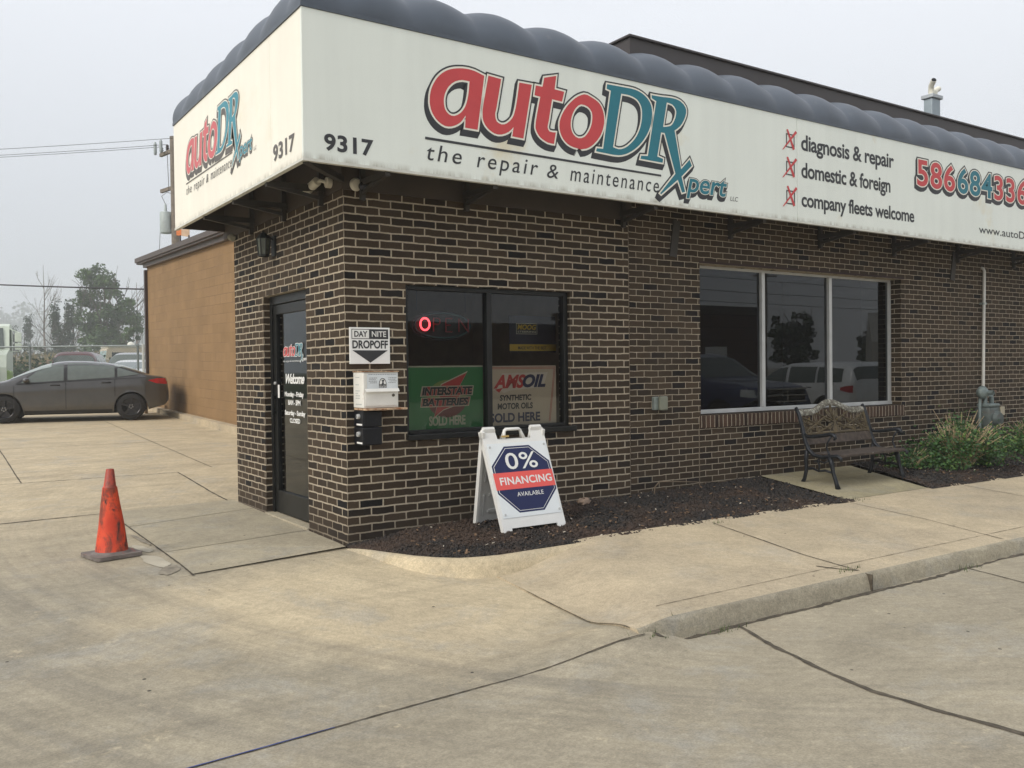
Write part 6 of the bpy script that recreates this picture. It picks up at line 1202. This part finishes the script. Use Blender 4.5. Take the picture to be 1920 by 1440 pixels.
q = world_at(197, 690, 90 * KT); tree('broadleaf_tree', 'tall full green broadleaf tree left of the tan building roof', q.x, q.y, 12.6, (G1, G2), 5, [(-.04, .52, .14, .26, 34), (-.08, .83, .09, .11, 14), (.11, .60, .13, .17, 26), (.04, .78, .10, .08, 9), (.02, .32, .20, .14, 26), (-.16, .66, .05, .10, 8), (.21, .50, .06, .07, 8), (-.13, .42, .08, .12, 12)], 95, .19, .25, .22)
q = world_at(122, 690, 95 * KT); tree('spired_tree', 'dark pointed tree with two spires right of the bare tree', q.x, q.y, 9.3, (G3, G4), 8, [(-.10, .70, .030, .26, 40), (.07, .74, .028, .25, 40), (.0, .45, .11, .2, 40), (-.02, .30, .17, .16, 46), (.05, .16, .22, .12, 40), (.24, .26, .05, .12, 12), (-.18, .22, .09, .13, 18), (.22, .48, .018, .16, 10)], 34, .15, .2, .14)
q = world_at(46, 690, 120 * KT); tree('spired_tree', 'thin twin topped tree at the left fading into fog', q.x, q.y, 9.6, (G3, G4), 9, [(.06, .70, .028, .28, 36), (-.12, .52, .026, .24, 28), (.04, .35, .08, .2, 26), (-.12, .24, .09, .14, 18), (.12, .2, .09, .14, 16)], 34, .15, .2, .12)
q = world_at(250, 690, 80 * KT); tree('young_tree', 'small light green tree by the dark corner of the tan building', q.x, q.y, 6.2, (G2, G1), 12, [(0, .6, .18, .25, 16), (-.12, .40, .16, .16, 12), (.12, .32, .15, .18, 12)], 55, .16, .25, .09)
q = world_at(75, 690, 84 * KT); tree('young_tree', 'low bushy tree under the bare tree at the left', q.x, q.y, 4.6, (G1, G3), 14, [(0, .5, .2, .3, 16), (.2, .4, .16, .2, 10)], 50, .15, .2, .07)
for (px, dep, hgt, sd, lab) in ((84, 100, 13.0, 31, 'tall bare dead tree with grey branches left of the spired tree'), (258, 96, 10.5, 32, 'thin bare tree rising beside the dark wall corner'), (138, 99, 9.0, 33, 'faint bare tree close behind the spired tree')):
    dep, hgt = dep * KT, hgt * KT; q = world_at(px, 690, dep); t = thing('bare_tree', lab, 'tree', (q.x, q.y, GZ)); rn = random.Random(sd); mb = MB(); base = Vector((q.x, q.y, GZ)); top = hgt * .42
    mb.tube([base, base + Vector((.1, 0, top * .5)), base + Vector((0, .1, top))], [.46, .36, .27] if hgt > 25 else [.27, .21, .15], 7); 
    k_ = .19 if hgt > 25 else .105
    mb.tube([base + Vector((0, .1, top)), base + Vector((.15, .1, hgt * .7)), base + Vector((.05, 0, hgt))], [k_ * 1.3, k_ * .7, .03], 6); mb.build('trunk', BARKD, t, smooth=True); mb = MB()
    for j in range(9): a = rn.choice((0, PI)) + rn.uniform(-.9, .9); hz = top * rn.uniform(.75, 2.0); hz = min(hz, hgt * .8); limbs(mb, base + Vector((.08, .05, hz)), R_ * math.cos(a) * .7 + Vector((0, math.sin(a) * .4, 1.0)), hgt * .28 * (1.15 - hz / hgt), k_ * .6, 2, rn, .3, None, .25)
    mb.build('branches', BARKD, t)
# far fog-bound wood: one mass
rn = random.Random(40); mb = MB()
for k in range(120):
    px = rn.uniform(-260, 330); dep = rn.uniform(780, 900); hmax = itp([(-260, 17), (0, 15.5), (40, 14), (75, 15), (120, 12), (170, 9), (330, 11)], px) * rn.uniform(.75, 1.08) * 4.9; q = world_at(px, 690, dep)
    for j in range(6): r = rn.uniform(6, 12); leaf_mass(mb, (q.x + rn.gauss(0, 7), q.y, GZ + hmax * rn.uniform(.08, .9)), (r, r, r * .9), 36, 2.3, rn)
tag(mb.build('far_woodland', simple('wood_far_green', (.035, .055, .028), .85, vary=.3, vs=.3)), kind='stuff')
# ------------------------------------------------------------------ utility pole, sign on it and wires
up_ = thing('utility_pole', 'wooden utility pole with two crossarms and a grey transformer behind the awning sign', 'utility pole', (5.56, 28.55, .6)); WOOD = simple('pole_wood', (.20, .17, .14), .9, vary=.25, vs=8); STEELG = simple('pole_steel', (.33, .37, .37), .5, .3); POR = simple('porcelain_dark', (.05, .04, .04), .3)
PX, PY2 = 5.56, 28.55
mb = MB(); mb.tube([(PX, PY2, .5), (PX + .02, PY2, 5), (PX - .02, PY2, 10.45)], [.19, .165, .13], 12); mb.build('pole', WOOD, up_, smooth=40)
arm = (R_ * .35 + Vector((D_.x, D_.y, 0)) * .94); arm.z = 0; arm.normalize()
ar2 = Vector((.20, -.98, 0)).normalized()      # crossarms run roughly down the street
P0 = Vector((PX, PY2, 0))
for zc in (9.95, 8.55): mb = MB(); mb.bar(P0 - ar2 * -1.15 * -1 + Vector((0, 0, zc)), P0 + ar2 * 1.15 + Vector((0, 0, zc)), .10, .13); mb.build('crossarm', WOOD, up_)
for k in (-1.05, -.55, .9):
    mb = MB(); q = P0 + ar2 * k + Vector((0, 0, 10.02)); mb.lathe([(.03, 0), (.07, .03), (.04, .07), (.08, .10), (.04, .15), (.07, .18), (.02, .24)], 10, tuple(q)); mb.build('insulator', POR, up_)
    if k < 0: mb = MB(); q = P0 + ar2 * k + R_ * -.25 + Vector((0, 0, 9.95)); mb.lathe([(.045, 0), (.06, .05), (.06, .42), (.03, .5)], 10, tuple(q)); mb.build('fuse_cutout', STEELG, up_)
mb = MB(); q = P0 - R_ * .36; mb.lathe([(0, 6.78), (.20, 6.80), (.215, 6.85), (.215, 7.55), (.20, 7.60), (.05, 7.63), (.05, 7.86), (.03, 7.9), (.0, 7.95)], 18, (q.x, q.y, 0)); mb.build('transformer', simple('transformer_grey', (.42, .47, .46), .5), up_, smooth=40)
mb = MB()
for zc in (6.9, 7.5): mb.bar(P0 + Vector((0, 0, zc)), P0 - R_ * .4 + Vector((0, 0, zc)), .12, .08)
mb.bar(P0 - R_ * .17 + Vector((0, 0, 6.8)), P0 - R_ * .17 + Vector((0, 0, 7.6)), .05, .05); mb.build('transformer_bracket', STEELG, up_)
mb = MB(); mb.tube([P0 - R_ * .36 + Vector((0, 0, 7.9)), P0 - R_ * .50 + Vector((0, 0, 8.2)), P0 - R_ * .30 + Vector((0, 0, 8.35)), P0 - R_ * .1 + Vector((0, 0, 8.3))], .012, 5); mb.tube([P0 - R_ * .55 + Vector((0, 0, 7.3)), P0 - R_ * .62 + Vector((0, 0, 6.2)), P0 - R_ * .66 + Vector((0, 0, 5.0))], .010, 5); mb.tube([P0 - R_ * .22 + Vector((0, 0, 8.4)), P0 - R_ * .26 + Vector((0, 0, 9.9))], .012, 5); mb.build('lead_wire', POR, up_)
def wire(label, a, b_, sag, r, group=None):
    a, b_ = Vector(a), Vector(b_); mb = MB(); mb.tube([a.lerp(b_, t / 16) - Vector((0, 0, sag * 4 * (t / 16) * (1 - t / 16))) for t in range(17)], r, 5); return tag(mb.build('overhead_wire', simple('wire_black', (.03, .03, .032), .6), smooth=True), label, 'wire', group)
far = lambda k, z: P0 - R_ * 34 + Vector((D_.x, D_.y, 0)) * 4 + ar2 * k + Vector((0, 0, z))
for k, lab in ((-1.05, 'highest thin power wire running left from the pole top'), (-.55, 'middle thin power wire running left from the pole crossarm'), (.9, 'lowest thin power wire running left from the pole crossarm')):
    wire(lab, P0 + ar2 * k + Vector((0, 0, 10.26)), far(k, 10.3 - (.9 - k) * .0), .35, .009, 'power wires on the pole top')
q1, q2 = world_at(-260, 521, 34), world_at(300, 543, 26); wire('thick black cable crossing low in front of the trees', q1, q2, .05, .024)
bs = thing('roadside_board', 'faded orange and white board on tall thin legs showing above the tan roof edge', 'sign', (5.9, 27.6, .45)); q = world_at(343, 436, 33)
fr = (q, R_ * 1, U_ * 1, -D_); mb = MB(); mb.prism([(-.24, -.10), (.24, -.16), (.24, .12), (-.24, .12)], fr, -.02, 0); mb.build('board', simple('board_pale', (.60, .42, .28), .6), bs)
mb = MB(); mb.prism([(-.24, -.10), (-.06, -.12), (-.06, .12), (-.24, .12)], fr, .001, .004); mb.build('orange_patch', simple('board_orange', (.72, .20, .05), .6), bs); mb = MB()
for u in (-.1, .22): mb = MB(); t0 = q + R_ * u - U_ * .1; mb.bar(t0, (t0.x, t0.y, .43), .05, .05); mb.build('leg', POR, bs)
# ------------------------------------------------------------------ what the glass mirrors: the street side behind the camera
PICK = dict(top=[(-2.9, .8), (-2.88, 1.25), (-2.8, 1.30), (-1.0, 1.32), (-.95, 1.6), (-.85, 1.84), (-.3, 1.92), (.4, 1.90), (.75, 1.80), (1.35, 1.36), (1.5, 1.28), (2.3, 1.22), (2.75, 1.12), (2.9, .8)], belt=[(-2.9, .78), (-2.8, 1.18), (-1, 1.20), (1.3, 1.18), (2.6, 1.05), (2.9, .76)], bot=[(-2.9, .6), (2.7, .5), (2.9, .55)], wid=[(-2.9, .92), (-2.5, 1.0), (2.0, 1.0), (2.6, .96), (2.9, .86)], wheels=(1.85, -1.75), r=.41, track=.86, tw=.14, tum=.18, ex=6,
            side_glass=[(1.1, .1, [(.1, 1.23), (1.1, 1.22)], [(.1, 1.78), (.6, 1.75), (1.1, 1.40)], 'f'), (0, -.8, [(-.8, 1.24), (0, 1.23)], [(-.8, 1.72), (0, 1.79)], 'r')], screens=[(1.36, .74, .6)], mirror=(1.0, 1.25), lamps=[('head_light', ([(2.45, .92), (2.82, .90)], [(2.45, 1.08), (2.82, 1.06)]), HEADL)])
pk, _ = make_car('pickup_truck', 'dark blue pickup mirrored in the wide shop window', 'pickup', (13.1, -8.7, -.12), math.radians(90), PICK, BLUEP, rimmat=CHROME)
mb = MB(); mb.bbox(2.86, -.62, .78, 2.93, .62, 1.10, .02); mb.build('grille', PLBLK, pk, world=False); mb = MB()
for z in (.80, .94, 1.08): mb.bbox(2.925, -.64, z - .018, 2.945, .64, z + .018, .006)
mb.box(2.925, -.02, .8, 2.944, .02, 1.08); mb.build('grille_bar', CHROME, pk, world=False); mb = MB(); mb.bbox(2.84, -.95, .52, 3.02, .95, .72, .04); mb.build('bumper', CHROME, pk, world=False)
make_car('parked_suv', 'white suv mirrored in the right pane of the wide shop window', 'car', (18.6, -9.4, -.12), math.radians(-84), suv_spec(1.70), paint_mat('white_clean_paint', (.85, .86, .85)))
make_car('parked_car', 'silver sedan mirrored in the glass door', 'car', (-15.5, 9.5, hlot(-12, 9)), math.radians(40), SED, SILP)
rb = thing('street_building', 'low red brick building across the street mirrored in the windows', 'building', (28, -36, -.1)); mb = MB(); mb.box(12, -46, -.2, 36, -34, 3.7); mb.box(36.001, -45, -.2, 45.5, -34.2, 5.0); mb.build('wall', simple('far_brick', (.07, .03, .022), .9), rb); mb = MB(); mb.box(11.8, -46.2, 3.701, 35.99, -33.8, 4.0); mb.box(35.8, -45.2, 5.001, 45.7, -34, 5.5); mb.build('roof_edge', FASCIA, rb); mb = MB(); mb.box(40, -33.99, 0, 42, -33.95, 2.8); mb.build('door', WHITE, rb)
rb = thing('street_house', 'pale gabled house across the street mirrored in the wide window', 'house', (54, -31, -.1)); mb = MB(); mb.prism([(0, 0), (8, 0), (8, 3.2), (4, 5.4), (0, 3.2)], frame((52, -30, -.1), (.8, -.6, 0), (0, 0, 1)), -8, 0); mb.build('wall', simple('house_pale', (.30, .29, .26), .8), rb)
for i, (x, y, h, lab) in enumerate(((64, -46, 7.6, 'round tree across the street mirrored in the wide window'), (76, -46, 5.6, 'second tree across the street mirrored in the wide window'), (55, -50, 5.4, 'far tree across the street mirrored in the corner window'), (-24, 16, 7, 'tree across the side lot mirrored high in the glass door'), (-33, 34, 8, 'farther tree across the side lot mirrored in the glass door'))):
    tree('street_tree', lab, x, y, h, (G3, G4), 60 + i, [(0, .62, .28, .27, 60), (.12, .42, .28, .2, 40), (-.12, .38, .26, .18, 36)], 40, .24, .3, .18, z=-.1 if y < 0 else .5)
sp2 = thing('street_pole', 'utility pole across the street mirrored in the wide window', 'utility pole', (53, -40, -.1)); mb = MB(); mb.tube([(53, -40, -.1), (53, -40, 9.0)], [.16, .12], 8); mb.build('pole', WOOD, sp2); mb = MB(); mb.bar((52.1, -40.4, 8.6), (53.9, -39.6, 8.6), .1, .12); mb.build('crossarm', WOOD, sp2)
for k, z in enumerate((9.2, 8.2, 7.4)): wire(('top', 'middle', 'bottom')[k] + ' of the street wires mirrored in the window glass', (-30, -36, z - .6), (120, -42, z - .6), .5, .02, 'street wires mirrored in the glass')
# ------------------------------------------------------------------ morning fog
mb = MB(); mb.box(-1110, -1110, -1.3, 1110, 1130, 90); hz = mb.build('haze', None); tag(hz, kind='stuff')
m = bpy.data.materials.new('fog'); m.use_nodes = True; nt = m.node_tree; nt.nodes.clear(); o = N(nt, 'ShaderNodeOutputMaterial'); pv = N(nt, 'ShaderNodeVolumePrincipled'); pv.inputs['Color'].default_value = (.93, .95, .97, 1); pv.inputs['Density'].default_value = .00125; pv.inputs['Anisotropy'].default_value = .0
L(nt, pv.outputs[0], o.inputs['Volume']); hz.data.materials.append(m)
